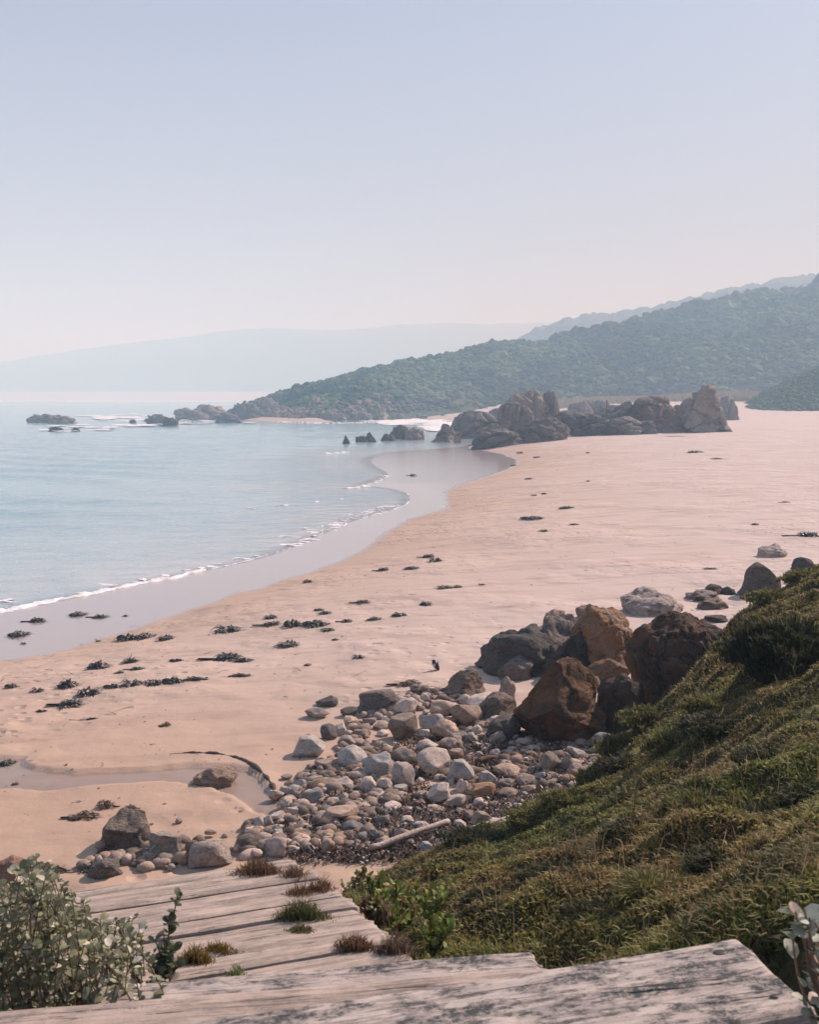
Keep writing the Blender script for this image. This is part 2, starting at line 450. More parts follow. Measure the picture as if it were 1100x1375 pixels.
def mat_wood(name, pale, grey, lichen, seed):
    t = NT(name); co = t.n('ShaderNodeTexCoord').outputs['Object']
    oi = t.n('ShaderNodeObjectInfo')
    off = t.n('ShaderNodeVectorMath', {0: co, 1: t.n('ShaderNodeCombineXYZ', {0: t.math('MULTIPLY_ADD', oi.outputs['Random'], 53.0, seed), 1: t.math('MULTIPLY', oi.outputs['Random'], 19.0)}).outputs[0]}, operation='ADD').outputs[0]
    g = t.n('ShaderNodeMapping', {'Vector': off, 'Scale': (1.1, 34, 34)}).outputs[0]
    g2 = t.n('ShaderNodeMapping', {'Vector': off, 'Scale': (.6, 13, 13)}).outputs[0]
    n1 = t.noise(g, 1.6, 5, .65, .6); n2 = t.noise(g2, 1.5, 4, .6, .8); n3 = t.noise(off, 5.0, 5, .7); n4 = t.noise(off, 38, 4, .75)
    c = t.mix(t.ramp(n3, [(.35, 0.0), (.65, 1.0)]), pale, grey)
    c = t.mix(1.0, c, t.ramp(n1, [(.3, .48), (.5, 1.0), (.75, 1.15)]), 'MULTIPLY')
    c = t.mix(t.ramp(n2, [(.62, 0.0), (.70, .75)]), c, (.10, .075, .06))
    crack = t.ramp(t.noise(t.n('ShaderNodeMapping', {'Vector': off, 'Scale': (.45, 9, 9)}).outputs[0], 1.3, 3, .5, .3), [(.492, 0.0), (.5, 1.0), (.508, 0.0)])
    crack = t.math('MULTIPLY', crack, t.ramp(n3, [(.46, 0.0), (.56, .8)]))
    c = t.mix(crack, c, (.03, .024, .02))
    lm = t.math('MULTIPLY', t.ramp(t.noise(t.n('ShaderNodeMapping', {'Vector': off, 'Scale': (.55, 1.7, 1.7)}).outputs[0], 6.5, 7, .80, .2), [(.46, 0.0), (.56, 1.0)]), t.ramp(n4, [(.36, .25), (.52, 1.0)]))
    lm = t.math('MULTIPLY', lm, lichen)
    c = t.mix(lm, c, (.055, .062, .062))
    c = t.mix(t.ramp(n4, [(.28, .30), (.46, 0.0)]), c, (.16, .12, .10))
    h = t.math('ADD', t.math('ADD', t.math('MULTIPLY', n1, .7), t.math('MULTIPLY', n4, .3)), t.math('MULTIPLY', crack, -1.2))
    return t.surf(t.n('ShaderNodeBsdfPrincipled', {'Base Color': c, 'Roughness': .85, 'Normal': t.bump(h, .55, .012), 'Specular IOR Level': .2}).outputs[0])

def mat_simple(name, c1, c2, scale, rough=.8, bump=.5, dist=.02, spec=.2):
    t = NT(name); co = t.n('ShaderNodeTexCoord').outputs['Object']
    n = t.noise(co, scale, 5, .65); n2 = t.noise(co, scale * 6, 3, .6)
    c = t.mix(t.ramp(n, [(.35, 0.0), (.65, 1.0)]), c1, c2)
    c = t.mix(1.0, c, t.ramp(n2, [(.3, .7), (.7, 1.25)]), 'MULTIPLY')
    return t.surf(t.n('ShaderNodeBsdfPrincipled', {'Base Color': c, 'Roughness': rough, 'Normal': t.bump(n2, bump, dist), 'Specular IOR Level': spec}).outputs[0])

M_SAND, M_WATER, M_CREEK, M_FOAM = mat_sand(), mat_water(), mat_creek(), mat_foam()
M_ROCK = mat_rock('weathered_rock', 1.0); M_COB = mat_rock('cobble_rock', 1.1, .35); M_FARROCK = mat_rock('outcrop_rock', .35, 1.0)
M_GRASS = mat_tint('grass_blades', .35, .6, .25, 20.0); M_LEAF = mat_tint('leaves', .25, .5, .2, 60.0, .35); M_SCRUB = mat_tint('scrub_foliage', .15, .8, .35, 1.2, .1)
M_WEED = mat_tint('dried_seaweed', .05, .45, .35, 14.0, .4)
M_SOIL = mat_soil()
M_WOOD = mat_wood('weathered_wood', (.49, .39, .325), (.36, .29, .24), .4, 1.0)
M_WOODL = mat_wood('lichened_wood', (.52, .44, .385), (.37, .32, .29), 1.0, 5.0)
M_DARKW = mat_simple('dark_timber', (.07, .05, .04), (.15, .09, .055), 6.0)
M_DRIFT = mat_simple('bleached_driftwood', (.42, .33, .27), (.55, .45, .39), 7.0)
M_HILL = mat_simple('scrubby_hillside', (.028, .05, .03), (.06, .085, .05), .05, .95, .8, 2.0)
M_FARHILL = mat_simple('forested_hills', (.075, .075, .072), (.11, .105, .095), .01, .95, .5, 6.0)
M_BIRD = mat_tint('bird_feathers', 0, .7, .15, 40)

# ------------------------------------------------------------------ ground, sea, creek
x, y = polar(GD, GU); z, s, cr = GZ, GS, GC; ds, us = GD, GU
sn = s + fbm2(x, y, .7, 3, 4.0) * .25 * smooth(2, 30, y)
wet = np.maximum(smooth(.25, -.25, sn) if False else 1 - smooth(-.25, .30, sn), cr * .62)
damp = np.clip(.85 * np.exp(-np.maximum(s, 0) / 9.0) + .75 * (1 - smooth(9, 21, np.hypot(x + 3, y))), 0, 1); wet = wet * (1 - smooth(200, 300, y)); damp = np.maximum(damp, smooth(600, 1200, y))
ground = obj('sand', mesh('sand', np.c_[x, y, z], grid_faces(len(ds), len(us)), True, attrs={'wet': wet, 'damp': damp}), M_SAND)
tag(ground, kind='structure')

ds = rows((9, 14, .25), (14, 60, 1.010), (60, 400, 1.012), (400, 1800, 1.05)); us = np.linspace(-1.3, .25, 330)
x, y = polar(ds, us)
zb, sb = sand_base(x, y)
dep = np.clip(-zb, 0, 3)
amp = smooth(.03, .5, dep)
ph = fbm2(x, y, .03, 2, 3.0) * 6
wz = .085 * np.sin((y * .95 + x * .42) * .9 + ph) * amp + fbm2(x, y, .5, 3, 8.0) * .05 * amp
wz = wz * (1 - smooth(150, 500, y))
cut = zb > .05
me = mesh('sea', np.c_[x, y, np.where(cut, -.02, wz + .004)], grid_faces(len(ds), len(us)), True, attrs={'depth': dep})
f = grid_faces(len(ds), len(us)); keep = ~cut[f].all(1)
bpy.data.meshes.remove(me)
me = mesh('sea', np.c_[x, y, np.where(cut, -.02, wz + .004)], f[keep], True, attrs={'depth': dep})
tag(obj('sea', me, M_WATER), kind='structure')

# creek water sheet
cb = CREEK.min(0), CREEK.max(0)
gx = np.arange(cb[0][0], cb[1][0], .07); gy = np.arange(cb[0][1], cb[1][1], .07)
X, Y = np.meshgrid(gx, gy); Xr, Yr = X.ravel(), Y.ravel()
ins = inside(Xr, Yr, CREEK) | (dist_poly(Xr, Yr, CREEK, True) < .06)
f = grid_faces(len(gy), len(gx)); f = f[ins[f].all(1)]
zc = sand_base(Xr, Yr)[0] - .040 + fbm2(Xr, Yr, .55, 3, 2.0) * .035
tag(obj('stream', mesh('stream', np.c_[Xr, Yr, zc], f), M_CREEK), kind='structure')

# thin dark ledge, shadow of the cut edge painted along the stream's outer bend
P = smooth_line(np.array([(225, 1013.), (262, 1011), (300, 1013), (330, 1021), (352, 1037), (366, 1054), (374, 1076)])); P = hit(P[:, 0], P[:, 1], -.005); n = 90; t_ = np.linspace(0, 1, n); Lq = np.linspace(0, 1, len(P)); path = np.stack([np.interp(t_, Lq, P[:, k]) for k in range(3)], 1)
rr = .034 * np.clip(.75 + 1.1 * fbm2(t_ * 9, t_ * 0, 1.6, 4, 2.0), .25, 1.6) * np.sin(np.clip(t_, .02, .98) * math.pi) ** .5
V, F, T = tube(path, rr, 8); bag = Bag(); bag.add(V, [F, T], (.085, .062, .05)); tag(obj('stream_bank_shade', bag.mesh('stream_bank_shade'), mat_tint('cut_edge_shade', 0, .8, .4, 30)), kind='structure')

# bank
gx, gy = BX, BY
X, Y = np.meshgrid(gx, gy); Xr, Yr = X.ravel(), Y.ravel()
zb = BZ2.ravel(); zs = sand_z(Xr, Yr); BZ = np.maximum(zb, zs - .35)
f = grid_faces(len(gy), len(gx)); keep = (zb > zs - .3)[f].any(1)
tag(obj('slope', mesh('slope', np.c_[Xr, Yr, BZ], f[keep]), M_SOIL), kind='structure')

# ------------------------------------------------------------------ grass
def blades(x, y, z, length, width, tint, lean=.5, seg=2, az=None):
    n = len(x); length = np.asarray(length, float); az = RNG.uniform(0, 2 * math.pi, n) if az is None else az
    la = RNG.uniform(.1, 1.0, n) * lean
    dx, dy = np.cos(az), np.sin(az)
    fx = RNG.uniform(0, 2 * math.pi, n); wx, wy = np.cos(fx) * width, np.sin(fx) * width
    V = np.zeros((n, 5, 3)); 
    B = np.c_[x, y, z]
    mid = B + np.c_[dx * la * length * .35, dy * la * length * .35, length * .6]
    tip = B + np.c_[dx * la * length, dy * la * length, length * (1 - .35 * la)]
    Wv = np.c_[wx, wy, np.zeros(n)]
    V[:, 0] = B - Wv; V[:, 1] = B + Wv; V[:, 2] = mid - Wv * .7; V[:, 3] = mid + Wv * .7; V[:, 4] = tip
    i = np.arange(n)[:, None] * 5
    return V.reshape(-1, 3), [i + np.array([0, 1, 3, 2]), i + np.array([2, 3, 4])], np.repeat(tint, 5, 0)

N = 420000
d = 3.0 + 13.5 * RNG.random(N) ** 1.25; u = RNG.uniform(-.30, .52, N)
x, y = u * d, d
bz = bank_z(x, y); ok = (bz > sand_z(x, y) + .02) & ~ramp_mask(x, y, .02) & ~((y < tread_edge(x) + .03) & (x < 1.0 - (y - 3.0) * .3) & (x > -1.6))
ok &= ~((x < -.6) & (y > 5.2))
x, y, bz = x[ok], y[ok], bz[ok]; n = len(x)
pn = fbm2(x, y, .8, 3, 21.0); pn2 = fbm2(x, y, 3.0, 2, 33.0); tall = smooth(.15, .5, fbm2(x, y, 1.4, 2, 44.0))
g = np.array((.135, .160, .036)); br = np.array((.27, .185, .080)); dk = np.array((.042, .052, .022)); ol = np.array((.26, .245, .070))
k = smooth(-.4, .35, pn + .35 * RNG.normal(size=n))[:, None]
tint = g * (1 - k) + br * k
k2 = smooth(.0, .45, pn2 + .2 * RNG.normal(size=n))[:, None]; tint = tint * (1 - k2 * .6) + ol * k2 * .6
k3 = smooth(.05, .5, -pn2)[:, None]; tint = tint * (1 - k3 * .6) + dk * k3 * .6
edge = smooth(.35, .0, bz - sand_z(x, y)) if False else 1 - smooth(.0, .5, bz - sand_z(x, y))
tint = tint * (1 - edge[:, None] * .6) + np.array((.17, .12, .06)) * edge[:, None] * .6
tint *= RNG.uniform(.55, 1.45, (n, 1))
ln = (.018 + .030 * RNG.random(n) + .035 * tall * RNG.random(n)) * (.8 + .025 * y)
V, F, T = blades(x, y, bz - .01, ln, (.0026 + .00055 * y) * RNG.uniform(.7, 1.5, n), tint, 1.5)
bag = Bag(); bag.add(V, F, T)
m2 = RNG.random(n) < .004                                   # straw stalks
xs, ys, zs2 = x[m2], y[m2], bz[m2]; ns = len(xs)
V, F, T = blades(xs, ys, zs2, RNG.uniform(.10, .24, ns), np.full(ns, .0022), np.tile((.30, .22, .12), (ns, 1)) * RNG.uniform(.6, 1.2, (ns, 1)), .8)
bag.add(V, F, T)
tag(obj('grass', bag.mesh('grass', True), M_GRASS), kind='stuff')

# ------------------------------------------------------------------ rocks
def rock_mesh(name, seed, sub=4, facets=7, flat=.75, rough=.16, freq=1.5, cracks=0.0, stri=0.0, skirt=1.0, joints=0, jd=.16, peak=0.0):
    rg = np.random.default_rng(seed); V, F = ico(sub)
    for _ in range(facets):
        nrm = rg.normal(size=3); nrm /= np.linalg.norm(nrm); c = rg.uniform(.55, .88)
        ov = np.maximum(V @ nrm - c, 0); V = V - nrm * (ov * flat)[:, None]
    if skirt:
        zc_ = np.clip(V[:, 2] - .15, -1, 0); k_ = np.minimum(1 / np.sqrt(np.maximum(1 - zc_ ** 2, .12)), 1.9); V[:, :2] *= (1 + skirt * (k_ - 1))[:, None]
    if peak: V[:, :2] *= (1 - peak * np.clip((V[:, 2] + .6) / 1.5, 0, 1.1))[:, None]
    o = rg.uniform(0, 80, 3)
    Q = V * freq + o
    d = fbm(Q, 5, .5) * rough
    if cracks:
        c1 = np.abs(perlin(V * np.array([1.6, 1.6, .8]) * freq * .9 + o + 40)); d = d - cracks * np.exp(-(c1 / .06) ** 2)
        c2 = np.abs(perlin(V * np.array([1.0, 1.0, 2.2]) * freq * .8 + o + 90)); d = d - cracks * .7 * np.exp(-(c2 / .05) ** 2)
    if joints:
        S_ = rg.normal(size=(joints, 3)); S_ /= np.linalg.norm(S_, axis=1)[:, None]; Vn = V / np.linalg.norm(V, axis=1)[:, None]
        Vw = Vn + .16 * np.stack([perlin(V * 2 + o + 11), perlin(V * 2 + o + 23), perlin(V * 2 + o + 37)], 1)
        dd_ = np.sort(((Vw[:, None] - S_[None]) ** 2).sum(2) ** .5, 1); g_ = dd_[:, 1] - dd_[:, 0]
        d = d - jd * np.exp(-(g_ / .07) ** 2) - jd * .6 * np.exp(-(g_ / .22) ** 2) + jd * .5
    if stri:
        d = d + stri * perlin(V * np.array([5.0, 5.0, .7]) + o)
    V = V * (1 + d)[:, None]
    lo, hi = V.min(0), V.max(0)
    V = (V - (lo + hi) / 2) / ((hi - lo) / 2)
    return mesh(name, V, F, True)

def solve_box(l, r, t, b, bury=.25, depthk=.9, fn=sand_z, minc=.28):
    """real size and place of a lump whose outline fills the given box"""
    cx = (l + r) / 2; Ht = (b - t) / (1 - bury * .6); cy = t + Ht / 2
    zoff = 0.0; P = None
    for _ in range(4):
        P = hit([cx], [cy], zoff, fn)[0]
        D = np.linalg.norm(P - CAM); a = (r - l) / 2 / FPX * D; bb = a * depthk; al = math.asin((H - P[2]) / D)
        ha = Ht / 2 / FPX * D
        c = math.sqrt(max(ha ** 2 - (bb * math.sin(al)) ** 2, (minc * a) ** 2)) / math.cos(al)
        zoff = c * (1 - 2 * bury)
    return P, (a, bb, c)

def rock(name, l, r, t, b, color, label, cat='rock', group=None, lich=0.0, mat=None, me=None, seed=0, bury=.25, depthk=.9, rz=None, tilt=0.0, fn=sand_z, minc=.28, yoff=0, **kw):
    P, S = solve_box(l, r, t, b, bury, depthk, fn, minc)
    if me is None: me = rock_mesh(name, seed, **kw)
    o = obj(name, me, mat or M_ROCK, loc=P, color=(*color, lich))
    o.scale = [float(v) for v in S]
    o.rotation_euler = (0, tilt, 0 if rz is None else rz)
    if not me.materials: me.materials.append(mat or M_ROCK)
    return tag(o, label, cat, group)

GREY = (.31, .255, .22); BRN = (.30, .225, .175); PALE = (.58, .475, .41); DARK = (.13, .115, .105); TAN = (.46, .335, .255); BLUE = (.38, .345, .32); ORG = (.27, .135, .055)
NB = 'big boulders between the grassy slope and the sand'
for a in [
    # l r t b colour label kw
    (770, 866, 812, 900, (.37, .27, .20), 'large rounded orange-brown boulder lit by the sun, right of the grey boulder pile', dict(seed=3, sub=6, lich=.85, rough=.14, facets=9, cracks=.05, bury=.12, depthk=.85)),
    (848, 990, 824, 965, (.055, .045, .038), 'biggest dark boulder in shadow with a mossy top, against the grassy slope', dict(seed=8, sub=6, lich=.3, rough=.16, facets=8, cracks=.04, bury=.12, depthk=.8)),  # shade on its front is put into the dark base colour
    (694, 806, 884, 992, (.10, .07, .05), 'wedge shaped rusty boulder in front of the others, sunlit only on its right ridge', dict(seed=21, sub=6, lich=.55, peak=.55, rough=.17, facets=14, flat=1.0, cracks=.04, bury=.10, depthk=.75)),  # dark base colour stands in for shade on the near face
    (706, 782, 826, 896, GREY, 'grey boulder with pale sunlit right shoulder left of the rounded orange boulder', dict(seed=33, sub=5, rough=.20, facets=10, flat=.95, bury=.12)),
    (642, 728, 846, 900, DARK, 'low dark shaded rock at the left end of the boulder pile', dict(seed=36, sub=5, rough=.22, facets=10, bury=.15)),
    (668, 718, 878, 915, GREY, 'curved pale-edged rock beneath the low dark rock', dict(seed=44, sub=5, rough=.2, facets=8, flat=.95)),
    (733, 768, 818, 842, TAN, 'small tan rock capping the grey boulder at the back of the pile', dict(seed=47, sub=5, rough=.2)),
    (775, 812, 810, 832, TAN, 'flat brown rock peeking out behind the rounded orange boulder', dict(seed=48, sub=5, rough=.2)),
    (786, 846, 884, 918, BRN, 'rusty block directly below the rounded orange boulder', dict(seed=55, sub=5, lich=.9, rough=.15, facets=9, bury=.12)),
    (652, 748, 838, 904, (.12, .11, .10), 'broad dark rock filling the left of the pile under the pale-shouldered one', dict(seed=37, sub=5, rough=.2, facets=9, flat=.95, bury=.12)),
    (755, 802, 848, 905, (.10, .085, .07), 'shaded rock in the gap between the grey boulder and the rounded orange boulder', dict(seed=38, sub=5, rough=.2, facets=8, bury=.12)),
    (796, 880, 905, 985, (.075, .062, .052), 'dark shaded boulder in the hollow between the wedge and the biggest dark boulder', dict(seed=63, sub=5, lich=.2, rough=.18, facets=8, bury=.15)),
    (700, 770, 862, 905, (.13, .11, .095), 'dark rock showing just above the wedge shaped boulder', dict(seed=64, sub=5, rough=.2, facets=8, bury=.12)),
    (640, 700, 930, 968, (.27, .22, .18), 'rounded brown rock at the left foot of the wedge shaped boulder', dict(seed=65, sub=5, rough=.15, facets=8, bury=.15)),
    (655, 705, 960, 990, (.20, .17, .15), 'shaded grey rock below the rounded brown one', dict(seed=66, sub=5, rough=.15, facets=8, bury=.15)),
    (786, 808, 908, 927, TAN, 'little round orange stone tucked beside the rusty block', dict(seed=58, sub=4, lich=.8, rough=.14)),
    (740, 800, 940, 994, DARK, 'dark rusty rock leaning on the foot of the wedge shaped boulder', dict(seed=62, sub=5, lich=.6, rough=.13, facets=6, bury=.15)),
    (594, 655, 897, 935, BRN, 'brown-grey stone with a sloping ledge left of the boulder pile', dict(seed=70, sub=5, rough=.18, facets=9, flat=.9)),
    (668, 692, 908, 945, PALE, 'pale upright stone below the curved rock', dict(seed=74, sub=4, rough=.2, facets=9)),
    (996, 1050, 756, 800, (.17, .14, .115), 'smooth dark dome boulder alone on the upper sand near the grassy slope', dict(seed=81, sub=5, rough=.07, facets=4, bury=.15)),
    (1064, 1094, 748, 766, DARK, 'dark rock at the right edge behind the grassy crest', dict(seed=85, sub=4, rough=.16, facets=8)),
    (1056, 1082, 764, 784, GREY, 'flat topped grey rock next to the grassy crest, right of the dome boulder', dict(seed=87, sub=4, rough=.15, facets=9, flat=1.0)),
    (1011, 1056, 730, 752, PALE, 'low pale slab half buried in sand above the dome boulder', dict(seed=89, sub=5, rough=.25, facets=8, bury=.45, minc=.15)),
    (828, 922, 792, 832, (.44, .36, .31), 'wide flat sandy rock behind the rounded orange boulder', dict(seed=91, sub=5, rough=.25, facets=8, bury=.4, minc=.15)),
    (1012, 1038, 794, 808, GREY, 'small flat grey stone in the shadow of the dome boulder', dict(seed=92, sub=4, rough=.2, minc=.15)),
    (945, 974, 784, 798, (.16, .13, .11), 'brown stone at the end of the flat rock shelf left of the dome boulder', dict(seed=93, sub=4, rough=.15)),
    (915, 970, 791, 806, GREY, 'flat layered rock shelf left of the dome boulder', dict(seed=94, sub=5, rough=.35, facets=10, minc=.12, bury=.3)),
    (936, 976, 803, 818, BRN, 'low brown slab below the flat layered rock shelf', dict(seed=95, sub=4, rough=.3, minc=.12)),
    (968, 990, 788, 799, DARK, 'small dark rock touching the shaded side of the dome boulder', dict(seed=96, sub=4, rough=.2)),
    (940, 978, 824, 834, (.13, .10, .08), 'thin dark ledge at the tip of the grassy slope', dict(seed=97, sub=4, rough=.25, minc=.1)),
    (478, 540, 924, 958, (.27, .23, .20), 'big smooth grey boulder half buried in sand at the edge of the cobbles', dict(seed=101, sub=5, rough=.07, facets=4, bury=.22)),
    (138, 212, 1086, 1136, (.33, .265, .215), 'large angular boulder casting a shadow on the sand by the stream', dict(seed=113, sub=5, rough=.13, facets=12, flat=.95, bury=.2)),
    (202, 250, 1116, 1152, (.56, .475, .41), 'pale flat-topped block just below the angular boulder', dict(seed=119, sub=5, rough=.08, facets=12, flat=1.0, bury=.15)),
    (255, 316, 1025, 1056, TAN, 'low tan rock lying inside the bend of the stream', dict(seed=124, sub=5, rough=.25, facets=10, bury=.3, minc=.2)),
    (258, 312, 1124, 1160, (.66, .55, .48), 'smooth pale stone lying against the far edge of the planks', dict(seed=128, sub=5, rough=.06, facets=5, bury=.15)),
    (352, 386, 1124, 1148, (.62, .51, .45), 'rounded whitish stone at the corner of the planks', dict(seed=131, sub=4, rough=.1, facets=5)),
    (318, 356, 1118, 1142, GREY, 'grey stone between the two pale stones beside the planks', dict(seed=133, sub=4, rough=.1, facets=6)),
    (242, 276, 1130, 1156, TAN, 'tan stone wedged beside the pale flat-topped block', dict(seed=136, sub=4, rough=.12, facets=8)),
    (120, 162, 1150, 1176, (.33, .28, .25), 'rough pale stone with dark weed beside the far corner of the planks', dict(seed=139, sub=5, rough=.25, facets=9)),
    (-12, 40, 1148, 1182, (.50, .30, .22), 'orange-pink rock at the left edge behind the leafy bush', dict(seed=142, sub=5, rough=.16, facets=9)),
]:
    l, r, t, b, c, lab, kw = a
    nm = 'boulder' if (r - l) > 45 else 'rock'; e_ = (r - l) * .04; l -= e_; r += e_
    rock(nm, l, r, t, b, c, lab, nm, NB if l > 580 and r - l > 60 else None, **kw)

# cobbles ------------------------------------------------------------
COB = [rock_mesh('cobble', 300 + k, 4, facets=7 + k % 4 * 4, flat=.92, rough=.10 + .04 * (k % 3), freq=1.3, skirt=.15) for k in range(16)]
def c7(cx, cy, w, h): return 350 + cx / 3.667, 900 + cy / 3.667, w / 3.667, h / 3.667
def c8(cx, cy, w, h): return 600 + cx / 3.667, 900 + cy / 3.667, w / 3.667, h / 3.667
CG = 'cobbles and stones heaped at the foot of the slope'
named = [
    (c7(325, 152, 110, 45), DARK, 'flat dark stone alone on the sand left of the half buried grey boulder'),
    (c7(280, 205, 125, 52), (.36, .29, .25), 'sand-covered pale stone just below the flat dark stone on the sand'),
    (c7(435, 203, 85, 45), DARK, 'small dark stone at the foot of the half buried grey boulder'),
    (c7(245, 368, 165, 98), (.38, .33, .29), 'pale stone with a dark shaded left side, foremost on the open sand'),
    (c7(335, 305, 80, 68), DARK, 'dark brown stone behind the pale foremost stone on the sand'),
    (c7(388, 292, 70, 58), PALE, 'sandy white stone touching the dark brown stone'),
    (c7(430, 347, 95, 55), GREY, 'grey-brown stone between the sandy white stone and the cobble heap'),
    (c7(490, 310, 85, 50), BRN, 'brown pointed stone at the upper edge of the cobble heap'),
    (c7(535, 250, 70, 35), GREY, 'little grey stone below the half buried grey boulder'),
    (c7(700, 280, 138, 125), (.26, .205, .165), 'big upright brown block in the upper cobble heap'),
    (c7(840, 252, 120, 82), BLUE, 'grey slanted stone right of the big upright brown block'),
    (c7(910, 182, 145, 80), TAN, 'broad tan stone at the top of the cobble heap'),
    (c7(1020, 215, 145, 112), BRN, 'large brown stone at the top right of the cobble heap'),
    (c7(715, 172, 110, 80), PALE, 'tan stone under a dark weedy ledge near the half buried grey boulder'),
    (c7(910, 290, 125, 92), TAN, 'cracked tan boulder left of the shaded hollow'),
    (c7(455, 430, 145, 108), (.44, .39, .35), 'angular whitish stone with a dark left face in the cobble heap'),
    (c7(575, 462, 150, 125), (.37, .35, .33), 'smooth blue-white egg shaped cobble standing on end'),
    (c7(710, 418, 135, 84), (.30, .24, .20), 'domed brown cobble behind the egg shaped cobble'),
    (c7(850, 450, 165, 128), (.44, .36, .31), 'largest pale round cobble in the middle of the heap'),
    (c7(990, 490, 135, 103), BLUE, 'smooth round grey cobble right of the largest pale one'),
    (c7(700, 520, 115, 110), (.40, .33, .29), 'stacked pale stone left below the largest pale cobble'),
    (c7(880, 602, 105, 98), PALE, 'pale cone shaped cobble below the round grey one'),
    (c7(535, 562, 95, 78), PALE, 'pale oval cobble tilted to the right below the egg shaped cobble'),
    (c7(612, 565, 82, 76), PALE, 'pale cobble standing beside the tilted oval cobble'),
    (c7(255, 620, 105, 78), (.27, .25, .24), 'round grey cobble with deep shadow at the left of the heap near the stream'),
    (c7(400, 708, 155, 54), TAN, 'long flat tan stone lying in the dark weed'),
    (c7(75, 865, 115, 88), (.45, .37, .33), 'large round whitish cobble next to the corner of the planks'),
    (c7(330, 865, 62, 66), TAN, 'ribbed tan cobble in the weed above the green herbs'),
    (c7(930, 860, 112, 82), (.42, .36, .32), 'pale blocky cobble below the right end of the driftwood'),
    (c8(180, 590, 125, 84), (.36, .215, .12), 'orange-tan cobble on the right half of the heap'),
    (c8(300, 492, 140, 62), TAN, 'long tan cobble leaning right of the round grey one'),
    (c8(510, 455, 95, 100), (.28, .23, .19), 'tall grey-brown block at the right end of the cobble heap'),
    (c8(595, 460, 62, 84), (.30, .26, .23), 'narrow grey stone leaning on the tall block'),
    (c8(775, 345, 115, 84), (.28, .27, .26), 'grey flat stone in the shadow beside the grassy slope'),
    (c8(460, 672, 84, 74), (.37, .32, .29), 'pale angular stone close to the grass at the lower right of the heap'),
    (c8(180, 728, 125, 64), BRN, 'dark sided flat stone near the forked driftwood'),
    (c8(200, 165, 200, 56), PALE, 'long pale ledge stone in front of the boulder pile'),
    (c7(30, 752, 62, 62), GREY, 'round grey cobble beside the stream end'),
    (c7(450, 768, 105, 62), (.17, .16, .155), 'dark grey wedge stone in the weed left of the driftwood'),
    (c7(550, 806, 58, 56), BLUE, 'small round blue-grey cobble left of the driftwood end'),
]
plain = [c7(*q) for q in [(592, 275, 80, 35), (805, 315, 60, 55), (930, 362, 105, 72), (820, 370, 112, 62), (640, 392, 84, 44), (330, 515, 82, 52), (310, 468, 85, 55), (300, 560, 122, 46),
    (400, 556, 112, 64), (690, 488, 110, 50), (590, 620, 56, 36), (800, 612, 84, 42), (990, 560, 46, 50), (415, 630, 56, 46), (640, 676, 112, 46), (730, 736, 78, 42), (790, 765, 80, 52),
    (85, 730, 72, 58), (820, 870, 82, 52), (810, 910, 54, 42), (100, 800, 92, 40), (320, 796, 92, 46), (960, 640, 102, 60), (870, 680, 92, 40), (885, 710, 62, 32), (1030, 710, 42, 42), (260, 680, 82, 32),
    (430, 665, 82, 32), (545, 690, 46, 42), (350, 695, 62, 28), (1010, 150, 80, 60), (960, 330, 60, 50), (1040, 330, 60, 50), (150, 560, 70, 40), (190, 560, 60, 50), (120, 590, 60, 40), (80, 610, 70, 46)]]
plain += [c8(*q) for q in [(200, 530, 92, 72), (290, 555, 92, 52), (390, 545, 90, 60), (400, 582, 82, 38), (300, 605, 112, 48), (240, 745, 102, 42), (640, 405, 92, 38), (690, 520, 82, 52), (640, 490, 62, 62),
    (720, 450, 62, 42), (745, 428, 82, 42), (775, 465, 44, 42), (640, 562, 82, 32), (75, 572, 52, 60), (50, 640, 102, 48), (380, 680, 92, 48), (240, 660, 52, 32), (30, 860, 92, 82), (540, 530, 52, 42),
    (520, 556, 62, 32), (550, 590, 44, 52), (600, 610, 52, 24), (500, 605, 40, 30), (110, 720, 44, 42), (20, 300, 84, 82), (30, 362, 92, 62), (150, 290, 50, 40), (75, 320, 44, 40), (460, 520, 60, 40), (430, 490, 50, 40)]]
plain += [(395, 1060, 22, 12), (409, 1072, 22, 13), (372, 1066, 16, 9), (352, 1106, 24, 18), (338, 1118, 18, 12), (372, 1112, 16, 12), (392, 1090, 20, 14), (300, 1142, 16, 10), (330, 1142, 14, 9), (228, 1155, 16, 9), (186, 1152, 14, 8), (240, 1102, 10, 7),
          (385, 1043, 14, 7), (440, 944, 8, 5), (516, 972, 20, 8), (560, 948, 16, 9)]
placed = []
def fits(cx, cy, w, h, sl=.75):
    for a, b, c, d_ in placed:
        if abs(cx - a) < (w + c) / 2 * sl and abs(cy - b) < (h + d_) / 2 * sl: return False
    return True
def cob(cx, cy, w, h, color, label, k, group=CG):
    w *= 1.03; h *= 1.03
    o = rock('cobble', cx - w / 2, cx + w / 2, cy - h / 2, cy + h / 2, color, label, 'stone', group, mat=M_COB, me=COB[k % 16], bury=random.uniform(.05, .24), depthk=random.uniform(.75, 1.0), rz=random.uniform(-.25, .25), tilt=random.uniform(-.22, .22), minc=.40)
    placed.append((cx, cy, w, h)); return o
for k, (q, c, lab) in enumerate(named): cob(*q, c, lab, k * 5 + 2)
COLS = [GREY, BRN, PALE, TAN, BLUE, (.44, .36, .31), (.52, .42, .36), (.36, .28, .235), PALE]
GENERIC = 'small weathered cobble packed in the heap of stones between planks, sand and grassy slope'
for k, q in enumerate(plain): cob(*q, random.choice(COLS), GENERIC, random.randrange(16))
POLY = np.array([(330, 1112), (395, 1072), (400, 1045), (455, 1005), (470, 960), (560, 925), (640, 925), (690, 985), (760, 1005), (830, 985), (806, 1058), (722, 1092), (640, 1120), (600, 1132), (430, 1145), (340, 1135)])
tries = 0; count = 0
